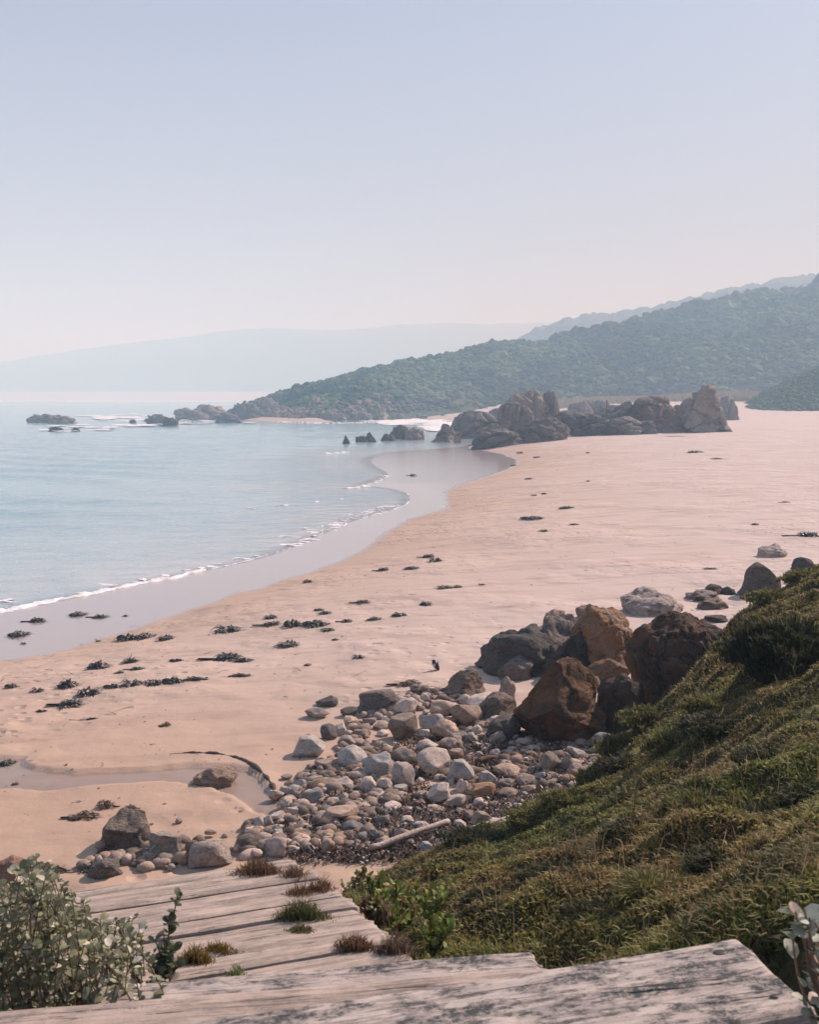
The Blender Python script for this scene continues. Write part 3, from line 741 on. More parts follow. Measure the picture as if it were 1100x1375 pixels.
while count < 175 and tries < 9000:
    tries += 1
    cx, cy = random.uniform(330, 830), random.uniform(925, 1145)
    if not inside(np.array([cx]), np.array([cy]), POLY)[0]: continue
    w = random.choice([8, 9, 10, 11, 12, 13, 15, 17, 20, 24]) * (1 - .25 * smooth(640, 760, cx)); h = w * random.uniform(.5, .85)
    if not fits(cx, cy, w, h, .80): continue
    c = random.choice(COLS); f_ = random.uniform(.75, 1.2); c = tuple(v * f_ for v in c)
    cob(cx, cy, w, h, c, GENERIC, random.randrange(16)); count += 1

# the countless smaller stones between them
bag = Bag(); V0, F0 = ico(2); n = 5600
q = np.c_[RNG.uniform(325, 835, n), RNG.uniform(920, 1150, n)]; q = q[inside(q[:, 0], q[:, 1], POLY)]; q = np.r_[q, np.c_[RNG.uniform(105, 360, 130), 1168 - 45 * RNG.random(130) ** 1.8]]; q = np.r_[q, np.c_[RNG.uniform(100, 360, 260), 1165 - RNG.uniform(0, 40, 260) * RNG.random(260) - (RNG.uniform(0, 1, 260)) * 8]]
P = hit(q[:, 0], q[:, 1], .0); n = len(P); dens = fbm2(P[:, 0], P[:, 1], .7, 3, 12.0); P = P[(dens - .45 * smooth(1040, 1110, q[:, 1]) > -.12)]; n = len(P)
for k in range(n):
    r_ = min(math.exp(RNG.normal(-3.05, .45)), .085); Vk = V0 * (1 + .28 * perlin(V0 * 1.1 + k * 3.7))[:, None] * np.array([r_ * RNG.uniform(.8, 1.5), r_, r_ * RNG.uniform(.5, .85)]); a_ = RNG.uniform(0, 3.14)
    Vk = np.c_[Vk[:, 0] * math.cos(a_) - Vk[:, 1] * math.sin(a_), Vk[:, 0] * math.sin(a_) + Vk[:, 1] * math.cos(a_), Vk[:, 2]] + P[k] + [0, 0, RNG.uniform(-.01, .05)]
    bag.add(Vk, F0, np.array(COLS[RNG.integers(0, len(COLS))]) * np.array((1.04, .97, .9)) * RNG.uniform(.25, .85))
tag(obj('pebbles', bag.mesh('pebbles'), mat_tint('pebble_stone', 0, .85, .3, 40)), kind='stuff')
# dark wrack and grit between the stones
bag = Bag()
n = 26000; q = np.c_[RNG.uniform(325, 835, n), RNG.uniform(915, 1160, n)]
POLW = np.array([(385, 1080), (430, 1050), (480, 1030), (560, 980), (640, 945), (700, 985), (770, 1005), (830, 990), (800, 1065), (720, 1098), (640, 1130), (580, 1160), (400, 1160), (350, 1128)])
q = q[inside(q[:, 0], q[:, 1], POLW)]
P = hit(q[:, 0], q[:, 1], .0)
dens = fbm2(P[:, 0], P[:, 1], .9, 3, 3.0) + .45 * smooth(1040, 1110, q[:, 1])
P = P[dens > -.3]; n = len(P)
rd = (np.array((.030, .020, .015)) + RNG.random((n, 1)) ** 2 * np.array((.13, .065, .035)))
V, F, T = blades(P[:, 0], P[:, 1], P[:, 2] + RNG.uniform(-.01, .05, n), RNG.uniform(.02, .07, n), RNG.uniform(.006, .016, n), rd, 3.5)
bag.add(V, F, T)
gx = np.arange(-3.0, 3.4, .06); gy = np.arange(8.2, 14.2, .06); X, Y = np.meshgrid(gx, gy); Xr, Yr = X.ravel(), Y.ravel()
Pp = hit(POLW[:, 0], POLW[:, 1], 0.0)[:, :2]
ins = inside(Xr, Yr, Pp); lump = fbm2(Xr, Yr, 2.2, 4, 7.0)
sd = np.where(ins, dist_poly(Xr, Yr, Pp, True), -dist_poly(Xr, Yr, Pp, True))
zz = sand_z(Xr, Yr) + smooth(-.05, .5, sd) * .03 + lump * .05 - .022
f = grid_faces(len(gy), len(gx)); f = f[(sd > -.05)[f].all(1)]
lt = smooth(-.2, .5, lump + .25 * RNG.normal(size=len(lump)))[:, None]
bag.add(np.c_[Xr, Yr, zz], f, np.array((.035, .026, .021)) * (1 - lt) + np.array((.13, .092, .07)) * lt)
tag(obj('seaweed_litter', bag.mesh('seaweed_litter'), M_WEED), kind='stuff')

# ------------------------------------------------------------------ mid-distance outcrop
OG = 'rocks of the outcrop across the beach'
OC = (.175, .150, .132); OD = (.115, .102, .092); OT = (.29, .23, .185)
for k, a in enumerate([
    (612, 676, 552, 590, OC, 'rounded low grey rock at the seaward foot of the tall domes', dict(cracks=.06)),
    (668, 716, 538, 590, OC, 'bulging dome left of the tallest rock of the outcrop', dict(cracks=.10)),
    (682, 738, 525, 582, OT, 'tallest layered dome in the middle of the seaward outcrop', dict(cracks=.12)),
    (722, 751, 525, 580, OC, 'narrow upright slab on the right shoulder of the tallest dome', dict(cracks=.10, stri=.05)),
    (643, 698, 576, 599, OC, 'jagged low rocks at the water side in front of the domes', dict(cracks=.12, rough=.3)),
    (696, 758, 562, 593, OC, 'broad sloping rock in front of the tallest dome', dict(cracks=.14, rough=.24)),
    (634, 652, 588, 602, OD, 'small dark rock by the edge of the wet sand before the outcrop', dict()),
    (744, 778, 556, 585, OD, 'dark broken rock right of the broad sloping rock', dict(cracks=.14, rough=.3)),
    (763, 792, 541, 562, OC, 'spiky rock on the skyline left of the thin pole', dict(cracks=.15, rough=.38)),
    (780, 818, 538, 560, OC, 'jagged crest of rock at the foot of the thin pole', dict(cracks=.15, rough=.4)),
    (772, 822, 557, 585, OD, 'dark tumbled rock below the jagged crest', dict(cracks=.12, rough=.25)),
    (808, 868, 540, 582, OD, 'long dark flat-faced rock in the middle of the outcrop', dict(cracks=.10, flat=.95)),
    (848, 915, 533, 580, (.17, .125, .10), 'reddish ridge of rock left of the tall end boulder', dict(cracks=.10)),
    (890, 928, 545, 577, OD, 'shaded rock in the notch beside the tall end boulder', dict(cracks=.1)),
    (916, 976, 523, 574, (.25, .20, .165), 'tall domed boulder with a pointed cap at the landward end of the outcrop', dict(cracks=.08, stri=.06, flat=.6, peak=.35)),
    (936, 964, 517, 536, OT, 'pointed cap stone on top of the tall end boulder', dict(cracks=.06, bury=.0)),
    (964, 991, 534, 564, OC, 'small boulder leaning on the landward side of the tall end boulder', dict(cracks=.08)),
    (852, 880, 566, 582, OC, 'small lit boulder at the base of the reddish ridge', dict(cracks=.05)),
    (576, 609, 570, 595, (.24, .19, .155), 'pyramid shaped rock standing in the shallow water', dict(flat=1.0, facets=12, peak=.7)),
    (545, 570, 574, 592, OT, 'tan rock at the right end of the chain of rocks in the water', dict()),
    (526, 552, 571, 592, OD, 'dark double-humped rock in the shallow water', dict(rough=.25)),
    (511, 530, 583, 594, OD, 'low dark rock left of the double-humped rock', dict()),
    (490, 507, 581, 596, OD, 'dark peaked rock in a pair out in the water', dict(rough=.25, peak=.6)),
    (478, 494, 586, 596, OD, 'lower rock of the peaked pair out in the water', dict(rough=.2)),
    (457, 472, 585, 599, OD, 'lone dark pointed rock farthest out in the water', dict(flat=1.0, peak=.7)),
    (609, 620, 581, 594, OT, 'small tan upright rock right of the pyramid shaped rock', dict()),
    (735, 800, 552, 584, OD, 'low dark rock mass joining the tall domes to the middle of the outcrop', dict(cracks=.1)),
    (860, 930, 556, 579, OC, 'long low rock along the sand before the reddish ridge', dict(cracks=.1)),
    (815, 862, 560, 583, OC, 'broken pale-topped rocks along the foot of the flat-faced rock', dict(rough=.35)),
    (795, 850, 545, 572, OD, 'dark rock shoulder behind the flat-faced rock', dict(rough=.3)),
    (655, 690, 548, 575, OC, 'rounded shoulder left below the tallest dome', dict()),
]):
    l, r, t, b, c, lab, kw = a; kw = dict(kw); kw['rough'] = min(kw.get('rough', .13), .2); kw.setdefault('facets', 4); kw.setdefault('flat', .6); kw.setdefault('joints', 9); kw.setdefault('jd', .20); kw.setdefault('skirt', .75); kw.setdefault('freq', 1.4); e_ = (r - l) * .13; l -= e_; r += e_; t -= 1; b += 3
    yb = kw.pop('ybase', None)
    if 'cap stone' in lab:                                     # sits on top of the tall boulder
        P0, S0 = solve_box(916, 976, 523, 574, .2, .8)
        me = rock_mesh('outcrop_rock', 977, 4, rough=.2, facets=10)
        o = obj('outcrop_rock', me, M_FARROCK, loc=at_y([950], [527], P0[1])[0], color=(*c, 0)); D = P0[1]; o.scale = (14 / FPX * D, 14 / FPX * D, 11 / FPX * D); tag(o, lab, 'rock', OG); continue
    if 'skyline' in lab or 'jagged crest' in lab or 'reddish' in lab: kw['yoff'] = 0
    rock('outcrop_rock', l, r, t, b, c, lab, 'rock', OG if l > 605 else 'rocks standing in the shallows', mat=M_FARROCK, seed=500 + k, sub=6, bury=.25, depthk=.8, **kw)

# ------------------------------------------------------------------ headland and far hills
def prof(px, pts):
    pts = np.array(pts, float); return np.interp(px, pts[:, 0], pts[:, 1])
RIDGE = [(225, 563), (290, 560), (312, 549), (340, 543), (380, 530), (430, 516), (500, 498), (560, 486), (620, 475), (660, 466), (690, 466), (720, 466), (780, 450), (830, 437), (850, 430), (920, 416), (1000, 401), (1100, 385), (1300, 352), (1700, 320), (2300, 320)]
DFOOT = [(225, 285), (300, 285), (420, 242), (480, 243), (560, 275), (620, 285), (680, 300), (800, 320), (1100, 330), (2300, 340)]
DEEP = [(225, 6), (300, 14), (380, 60), (500, 110), (700, 150), (900, 190), (1100, 220), (2300, 260)]
def headland_z(px, t):
    """t: 0 at the foot, 1 on the ridge, >1 down the far side"""
    df = prof(px, DFOOT); dr = df + prof(px, DEEP); yy = df + (dr - df) * t
    zr = at_y(px, prof(px, RIDGE), dr)[:, 2]
    zf = np.clip((px - 560) / 200, 0, 1) * 3.2 - .3
    k = np.where(t < 1, np.sin(np.clip(t, 0, 1) * math.pi / 2) ** .85, np.cos(np.clip(t - 1, 0, 1) * math.pi / 2))
    zz = zf + (zr - zf) * k
    xx = (px - CX) / FPX * yy / math.cos(PITCH) * 1.0
    nz = fbm2(xx, yy, .022, 4, 6.0)
    gul = np.abs(fbm2(xx, yy, .012, 2, 2.0))
    zz = zz + (nz * 6.5 - gul * 9) * np.clip(np.sin(np.clip(t, 0, 1) * math.pi), 0, 1) * np.clip((zr - zf) / 30, 0, 1)
    return xx, yy, zz
pxs = np.concatenate([np.arange(225, 1150, 2.5), np.arange(1150, 2300, 14)]); ts = np.r_[np.linspace(-.06, 1.0, 80), np.linspace(1.03, 2.0, 20)]
Tm, Pm = np.meshgrid(ts, pxs, indexing='ij')
x, y, z = headland_z(Pm.ravel(), Tm.ravel()); z = np.where(Tm.ravel() < 0, -1.5, z)
tag(obj('headland', mesh('headland', np.c_[x, y, z], grid_faces(len(ts), len(pxs))), M_HILL), kind='structure')

def scrub(name, X, Y, Z, size, tints, sub=2, squash=.75):
    V0, F0 = ico(sub); nv = len(V0); n = len(X); protos = []
    for k in range(10):
        rg = np.random.default_rng(70 + k); d = 1 + .30 * fbm(V0 * 1.7 + rg.uniform(0, 50, 3), 2) + rg.uniform(-.26, .26, nv); protos.append(V0 * d[:, None])
    protos = np.array(protos)
    idx = RNG.integers(0, 10, n); a = RNG.uniform(0, 6.28, n); ca, sa = np.cos(a)[:, None], np.sin(a)[:, None]
    Pv = protos[idx]
    sx = size[:, None] * RNG.uniform(.8, 1.3, (n, 1)); sz = size[:, None] * squash * RNG.uniform(.7, 1.25, (n, 1))
    vx = (Pv[..., 0] * ca - Pv[..., 1] * sa) * sx; vy = (Pv[..., 0] * sa + Pv[..., 1] * ca) * sx; vz = Pv[..., 2] * sz
    V = np.stack([vx + X[:, None], vy + Y[:, None], vz + Z[:, None]], 2).reshape(-1, 3)
    F = (F0[None] + (np.arange(n) * nv)[:, None, None]).reshape(-1, 3)
    T = np.repeat(tints, nv, 0) * RNG.uniform(.65, 1.35, (n * nv, 1))
    return tag(obj(name, mesh(name, V, F, False, T), M_SCRUB), kind='stuff')
n = 24000; px = np.r_[RNG.uniform(318, 1200, n), RNG.uniform(330, 1130, 1100)]; t = np.r_[RNG.random(n) ** .8 * 1.12, RNG.uniform(.93, 1.02, 1100)]
ok = ~((px < 420) & (t < .35)) & ~((px < 640) & (t < .06)); px, t = px[ok], t[ok]
x, y, z = headland_z(px, t); n = len(x)
sz = np.exp(RNG.normal(-.42, .42, n)) * (1 + .4 * smooth(600, 1000, px)) * np.clip((px - 280) / 90, .35, 1)
pn = fbm2(x, y, .035, 3, 5.0) + .25 * RNG.normal(size=n)
k = smooth(-.1, .5, pn)[:, None]; k2 = (smooth(.25, .6, -pn))[:, None]
tt = np.array((.026, .058, .036)) * (1 - k) + np.array((.12, .165, .055)) * k; tt = tt * (1 - k2 * .5) + np.array((.085, .068, .04)) * k2 * .5  # varied scrub greens; the bright patches put sunlit ground into the tint
low = (1 - smooth(.08, .25, t)) * (px < 640); tt = tt * (1 - .5 * low[:, None]) + np.array((.13, .095, .06)) * .5 * low[:, None]
scrub('scrub', x, y, z + sz * .1, sz, tt * RNG.uniform(.7, 1.3, (n, 1)))

# near dune at the right edge with its bushes
def dune_z(px, t):
    yr = prof(px, [(960, 556), (985, 551), (1020, 528), (1060, 507), (1100, 489), (1200, 455), (1500, 420), (2000, 400)])
    df = 222 + 0 * px; yy = df + 40 * t
    zr = at_y(px, yr + 2, df + 40)[:, 2]; zf = 1.2
    k = np.where(t < 1, np.sin(np.clip(t, 0, 1) * math.pi / 2) ** .8, np.cos(np.clip(t - 1, 0, 1) * math.pi / 2))
    zz = zf + (zr - zf) * k; xx = (px - CX) / FPX * yy / math.cos(PITCH)
    return xx, yy, zz + fbm2(xx, yy, .09, 3, 4.0) * .7 * np.clip(k, 0, 1)
pxs = np.arange(955, 2000, 8.0); ts = np.linspace(-.1, 2, 40); Tm, Pm = np.meshgrid(ts, pxs, indexing='ij')
x, y, z = dune_z(Pm.ravel(), Tm.ravel()); z = np.where(Tm.ravel() < 0, 0.2, z)
tag(obj('dune', mesh('dune', np.c_[x, y, z], grid_faces(len(ts), len(pxs))), M_HILL), kind='structure')
n = 2600; px = RNG.uniform(985, 1180, n); t = RNG.random(n) ** .8 * 1.05; x, y, z = dune_z(px, t)
tt = np.array((.035, .065, .026)) + RNG.random((n, 1)) * np.array((.05, .085, .018)); lowm = (t < .12)[:, None]
tt = np.where(lowm, np.array((.09, .12, .05)), tt)
scrub('dune_scrub', x, y, z + .1, RNG.uniform(.25, .7, n), tt)
# pale reeds on the back beach
n = 12000; px = RNG.uniform(690, 1020, n); yb = 545 - (px - 690) / 330 * 6 + RNG.normal(size=n) * 2
P = at_y(px, yb, RNG.uniform(262, 300, n)); gz = sand_z(P[:, 0], P[:, 1])
bag = Bag(); tn = np.array((.30, .245, .16)) * RNG.uniform(.6, 1.2, (n, 1))
V, F, T = blades(P[:, 0], P[:, 1], gz, RNG.uniform(.8, 2.2, n) * (.6 + .8 * smooth(850, 980, px)), np.full(n, .10), tn, .5); bag.add(V, F, T)
tag(obj('dune_reeds', bag.mesh('dune_reeds'), M_GRASS), kind='stuff')

def range_(name, ridge, d0, d1, foot, seed, amp, fr, step=3.0, p0=-900):
    pxs = np.arange(p0, 2300, step); yr = prof(pxs, ridge); ts = np.r_[np.linspace(0, 1, 26), np.linspace(1.1, 1.8, 6)]
    zr = at_y(pxs, yr, d1)[:, 2]; Tm, Zr = np.meshgrid(ts, zr, indexing='ij'); Pm = np.meshgrid(ts, pxs, indexing='ij')[1]
    yy = d0 + (d1 - d0) * Tm; xx = (Pm - CX) / FPX * yy
    k = np.where(Tm < 1, np.sin(np.clip(Tm, 0, 1) * math.pi / 2), np.cos(np.clip(Tm - 1, 0, 1) * math.pi / 2))
    zz = foot + (Zr - foot) * k
    zz = zz + (fbm2(xx.ravel(), yy.ravel(), fr, 4, seed) * amp).reshape(zz.shape) * np.clip(k, 0, 1) * np.clip((Zr - foot) / 20, 0, 1)
    return tag(obj(name, mesh(name, np.c_[xx.ravel(), yy.ravel(), zz.ravel()], grid_faces(len(ts), len(pxs))), M_FARHILL), kind='structure')
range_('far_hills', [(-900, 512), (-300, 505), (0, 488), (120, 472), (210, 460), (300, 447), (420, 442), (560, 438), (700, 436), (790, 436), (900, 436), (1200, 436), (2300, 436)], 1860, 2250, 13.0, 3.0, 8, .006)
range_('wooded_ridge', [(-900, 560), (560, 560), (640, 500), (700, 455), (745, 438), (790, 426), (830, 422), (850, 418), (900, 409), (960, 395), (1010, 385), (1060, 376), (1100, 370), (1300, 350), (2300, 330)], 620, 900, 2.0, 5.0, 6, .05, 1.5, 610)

# rocks along the headland's foot
HR = [rock_mesh('headland_rock', 800 + k, 4, facets=10, flat=.9, rough=.35, cracks=.14, freq=2.2, joints=7) for k in range(8)]
HG = 'brown rocks along the waterline of the headland'
for k in range(170):
    px = random.uniform(318, 640) if k > 90 else random.uniform(330, 520); df = prof(px, DFOOT)
    t = random.uniform(-.03, .22 if px < 520 else .1); q = headland_z(np.array([px]), np.array([max(t, 0.0)])); yy = float(df + prof(px, DEEP) * t)
    s_ = random.uniform(.55, 1.5) * (1.15 if px < 520 else .7)
    o = obj('headland_rock', HR[k % 8], M_FARROCK, loc=((px - CX) / FPX * yy, yy, max(float(q[2][0]), 0) + s_ * .25), color=(*random.choice([OT, (.33, .24, .175), (.27, .205, .16), OC]), 0))
    o.scale = (s_ * random.uniform(.9, 1.6), s_, s_ * random.uniform(.7, 1.25)); o.rotation_euler.z = random.uniform(0, 6.28)
    tag(o, "weathered brown rock among the many at the foot of the green headland", 'rock', HG)
for k, (l, r, t, b, lab) in enumerate([
    (33, 84, 556, 569, 'left half of the long low reef of rocks far out in the sea'), (64, 104, 557, 570, 'right half of the long low reef of rocks far out in the sea'),
    (62, 86, 573, 580, 'small wave-washed rock in front of the long reef'), (94, 110, 575, 580, 'tiny flat rock right of the wave-washed rock'),
    (193, 232, 556, 572, 'ragged rock in the surf left of the headland'), (214, 242, 560, 574, 'dark low rock in the white water beside the ragged rock'),
    (234, 282, 547, 567, 'left rock of the pale pair off the tip of the headland'), (258, 308, 543, 567, 'taller right rock of the pale pair off the tip of the headland'),
    (282, 330, 555, 570, 'low rock in the surf joining the pale pair to the headland'), (304, 352, 538, 567, 'dark mound of rock at the very tip of the headland'), (338, 378, 533, 566, 'bushy topped brown rock next to the tip of the headland'), (172, 184, 563, 569, 'tiny rock breaking the foam left of the ragged rock')]):
    rock('sea_rock', l, r, t, b, [OT, (.33, .24, .18), OD, OD, OC, OD, OT, OT, OC, OC, OT, OD][k], lab, 'rock', None, mat=M_FARROCK, seed=900 + k, sub=5, rough=.3, facets=5, cracks=.12, joints=16, jd=.22, freq=2.6, bury=.3, depthk=.7, minc=.15, fn=lambda x, y: np.zeros(len(np.atleast_1d(x))))

# ------------------------------------------------------------------ foam
def foam_line(name, px, width, h, jit=.5, z0=.01, lace=.05):
    P = smooth_line(np.array(px, float)); P = on_z(P[:, 0], P[:, 1], z0)[:, :2]
    L = np.r_[0, np.cumsum(np.linalg.norm(np.diff(P, axis=0), axis=1))]
    n = max(int(L[-1] / .06), 20); tt = np.linspace(0, L[-1], min(n, 1500)); X = np.interp(tt, L, P[:, 0]); Y = np.interp(tt, L, P[:, 1])
    T = np.c_[np.gradient(X), np.gradient(Y)]; T /= np.linalg.norm(T, axis=1)[:, None] + 1e-9; Nn = np.c_[-T[:, 1], T[:, 0]]
    w = width * (np.interp(tt / L[-1], [0, .05, .5, .95, 1], [.9, 1, .8, .5, .1])) * np.clip(.65 + jit * 1.6 * fbm2(tt, tt * 0, .9, 4, 1.0), .04, 2)
    off = fbm2(tt, tt * 0, .5, 3, 9.0) * width * .8
    rows_ = np.array([-1, -.55, 0, .55, 1.0]); V = []
    for q in rows_:
        e = q * w + off + fbm2(tt, tt * 0 + q * 9, 3.0, 2, 4.0) * w * .4
        zz = z0 - .01 + h * (1 - q * q) * np.clip(.6 + fbm2(tt, tt * 0 + q * 3, 2.5, 3, 6.0), .05, 2)
        V.append(np.c_[X + Nn[:, 0] * e, Y + Nn[:, 1] * e, zz])
    V = np.concatenate(V); fq = fbm2(V[:, 0], V[:, 1], 3.2, 3, 5.0) + .25 * (1 - np.abs(np.repeat(rows_, len(tt)))); ff = grid_faces(5, len(tt)); ff = ff[fq[ff].mean(1) > lace]
    return tag(obj(name, mesh(name, V, ff), M_FOAM), kind='structure')
foam_line('breaking_wave', [(-260, 860), (-120, 842), (0, 820), (60, 808), (130, 795), (200, 781), (275, 766)], .26, .09, .6, lace=-.6)
foam_line('breaking_wave', [(285, 764), (350, 748), (390, 735)], .05, .015, lace=-.1)
foam_line('breaking_wave', [(386, 735), (410, 727), (440, 713), (480, 696), (520, 687)], .34, .03, 1.0, lace=.12)
foam_line('breaking_wave', [(505, 690), (535, 683), (553, 671), (545, 661)], .10, .02, .9, lace=.05)
foam_line('breaking_wave', [(466, 656), (488, 653), (505, 647), (518, 640), (508, 637)], .36, .03, 1.0, lace=.12)
foam_line('breaking_wave', [(440, 715), (455, 704), (480, 692), (510, 684)], .25, .02, 1.1, lace=.2)
foam_line('breaking_wave', [(440, 609), (455, 608), (470, 607)], .5, .10, .8, lace=.1)
foam_line('breaking_wave', [(375, 567), (430, 569), (500, 568), (560, 566)], .9, .25, .8, lace=-.1)
foam_line('wash', [(-120, 834), (0, 813), (60, 801), (130, 788), (200, 774), (275, 760), (350, 742)], .75, .02, .9, lace=.34)
foam_line('wash', [(400, 722), (440, 704), (480, 688), (530, 676)], .8, .02, .9, lace=.36)
foam_line('wash', [(300, 690), (360, 680), (430, 672), (470, 668)], .6, .02, .9, lace=.42)
def foam_patch(name, poly, step, thr, h, seed, sc):
    P = on_z([p[0] for p in poly], [p[1] for p in poly], 0.0)[:, :2]; lo, hi = P.min(0), P.max(0)
    gx = np.arange(lo[0], hi[0], step); gy = np.arange(lo[1], hi[1], step); X, Y = np.meshgrid(gx, gy); Xr, Yr = X.ravel(), Y.ravel()
    sd = dist_poly(Xr, Yr, P, True) * np.where(inside(Xr, Yr, P), 1, -1); q = fbm2(Xr, Yr * 1.4, sc, 4, seed)
    m = q + .5 * smooth(0, (hi - lo).min() * .35, sd) > thr; f = grid_faces(len(gy), len(gx)); f = f[(m & (sd > 0))[f].all(1)]
    if len(f): tag(obj(name, mesh(name, np.c_[Xr, Yr, .05 + h * np.clip(q + .35, .05, 2)], f), M_FOAM), kind='structure')
foam_patch('surf', [(555, 566), (600, 564), (622, 569), (640, 577), (640, 583), (610, 582), (575, 580), (560, 574)], .18, .05, .25, 3.0, .35)
foam_patch('surf', [(480, 566), (560, 563), (600, 565), (575, 571), (520, 572)], .22, .10, .2, 5.0, .3)
foam_patch('surf', [(100, 559), (180, 556), (260, 566), (330, 566), (380, 567), (330, 570), (240, 571), (170, 576), (120, 580), (160, 570)], .35, .28, .25, 8.0, .16)
foam_patch('surf', [(25, 570), (110, 571), (190, 574), (130, 581), (60, 582)], .35, .36, .2, 12.0, .16)
foam_patch('surf', [(120, 561), (175, 558), (190, 562), (130, 566)], .4, .22, .3, 16.0, .12)
foam_patch('far_surf', [(-400, 539.5), (0, 539.0), (260, 538.8), (330, 539.0), (330, 539.8), (0, 540.2)], 3.0, .15, .8, 21.0, .02)

# ------------------------------------------------------------------ seaweed clumps
def weed_mesh(seed, n=70, tail=0.0, colr=None):
    rg = np.random.default_rng(seed); bag = Bag(); V, F = ico(3)
    V = V * (1 + .35 * fbm(V * 2.2 + rg.uniform(0, 60, 3), 4, .65))[:, None] * np.array([.72, .7, .75]); V[:, 2] = np.maximum(V[:, 2], -.15)
    tc = np.array(colr or (.022, .022, .018)); V0 = V.copy()
    for j in range(4):
        sc_ = rg.uniform(.28, .6); bag.add(V0 * sc_ * np.array([1, .9, rg.uniform(.8, 1.3)]) + [rg.uniform(-.62, .62), rg.uniform(-.35, .35), 0], F, np.tile(tc, (len(V), 1)) * rg.uniform(.6, 1.6, (len(V), 1)))
    for k in range(n):
        a = rg.uniform(0, 6.28); r0 = rg.uniform(.1, .75); L = rg.uniform(.25, .85); c0 = np.array([math.cos(a) * r0, math.sin(a) * r0 * .8, rg.uniform(.1, .8) * (1 - r0)])
        b = a + rg.uniform(-.9, .9); p1 = c0 + np.array([math.cos(b), math.sin(b), 0]) * L * .5 + [0, 0, rg.uniform(-.05, .25)]; p2 = c0 + np.array([math.cos(b + .4), math.sin(b + .4), 0]) * L; p2[2] = rg.uniform(.0, .12)
        w = np.array([-math.sin(b), math.cos(b), rg.uniform(-.6, .6)]) * rg.uniform(.03, .08)
        tc2 = tc * rg.uniform(.6, 2.6) + np.array((.012, .006, 0)) * rg.random()
        bag.add(np.array([c0 - w, c0 + w, p1 + w, p1 - w, p2 + w * .4, p2 - w * .4]), np.array([(0, 1, 2, 3), (3, 2, 4, 5)]), tc2)
    if tail:
        for k in range(130):
            a = rg.uniform(.7, 1.0 + tail); yv = rg.uniform(-.15, .15); c0 = np.array([a, yv, .02]); p = c0 + [rg.uniform(.15, .4), rg.uniform(-.1, .1), 0]
            w = np.array([0, .05, .08]); bag.add(np.array([c0 - w, c0 + w, p + w * .5, p - w * .5]), np.array([(0, 1, 2, 3)]), tc * rg.uniform(.8, 2.5))
    return bag.mesh('seaweed_clump', False)
WEED = [weed_mesh(40 + k, 60 + 10 * (k % 3), [0, 0, .6, 0, .9][k % 5]) for k in range(8)]
WEEDB = [weed_mesh(60 + k, 60, .3, (.085, .052, .032)) for k in range(3)]
def weed(cx, cy, w, h, label, brown=False, group='seaweed clumps washed up on the beach'):
    P = hit([cx], [cy + h * .15])[0]; D = np.linalg.norm(P - CAM); a = w / 2 / FPX * D; al = math.asin((H - P[2]) / D)
    k = random.randrange(8); o = obj('seaweed_clump', (WEEDB[k % 3] if brown else WEED[k]), M_WEED, loc=P + [0, 0, .0])
    hv = h / FPX * D; hz = min(max(hv * .55, a * .22), a * .8); dp = min(max((hv - hz) / max(math.sin(al), .08), .35 * a), 1.3 * a)
    o.scale = (a * 1.1, dp, hz * 1.45); o.rotation_euler.z = random.choice([0, math.pi]) + random.uniform(-.12, .12)
    return tag(o, label, 'seaweed', group)
SMALL = 'small dark scrap of seaweed scattered on the beach sand'
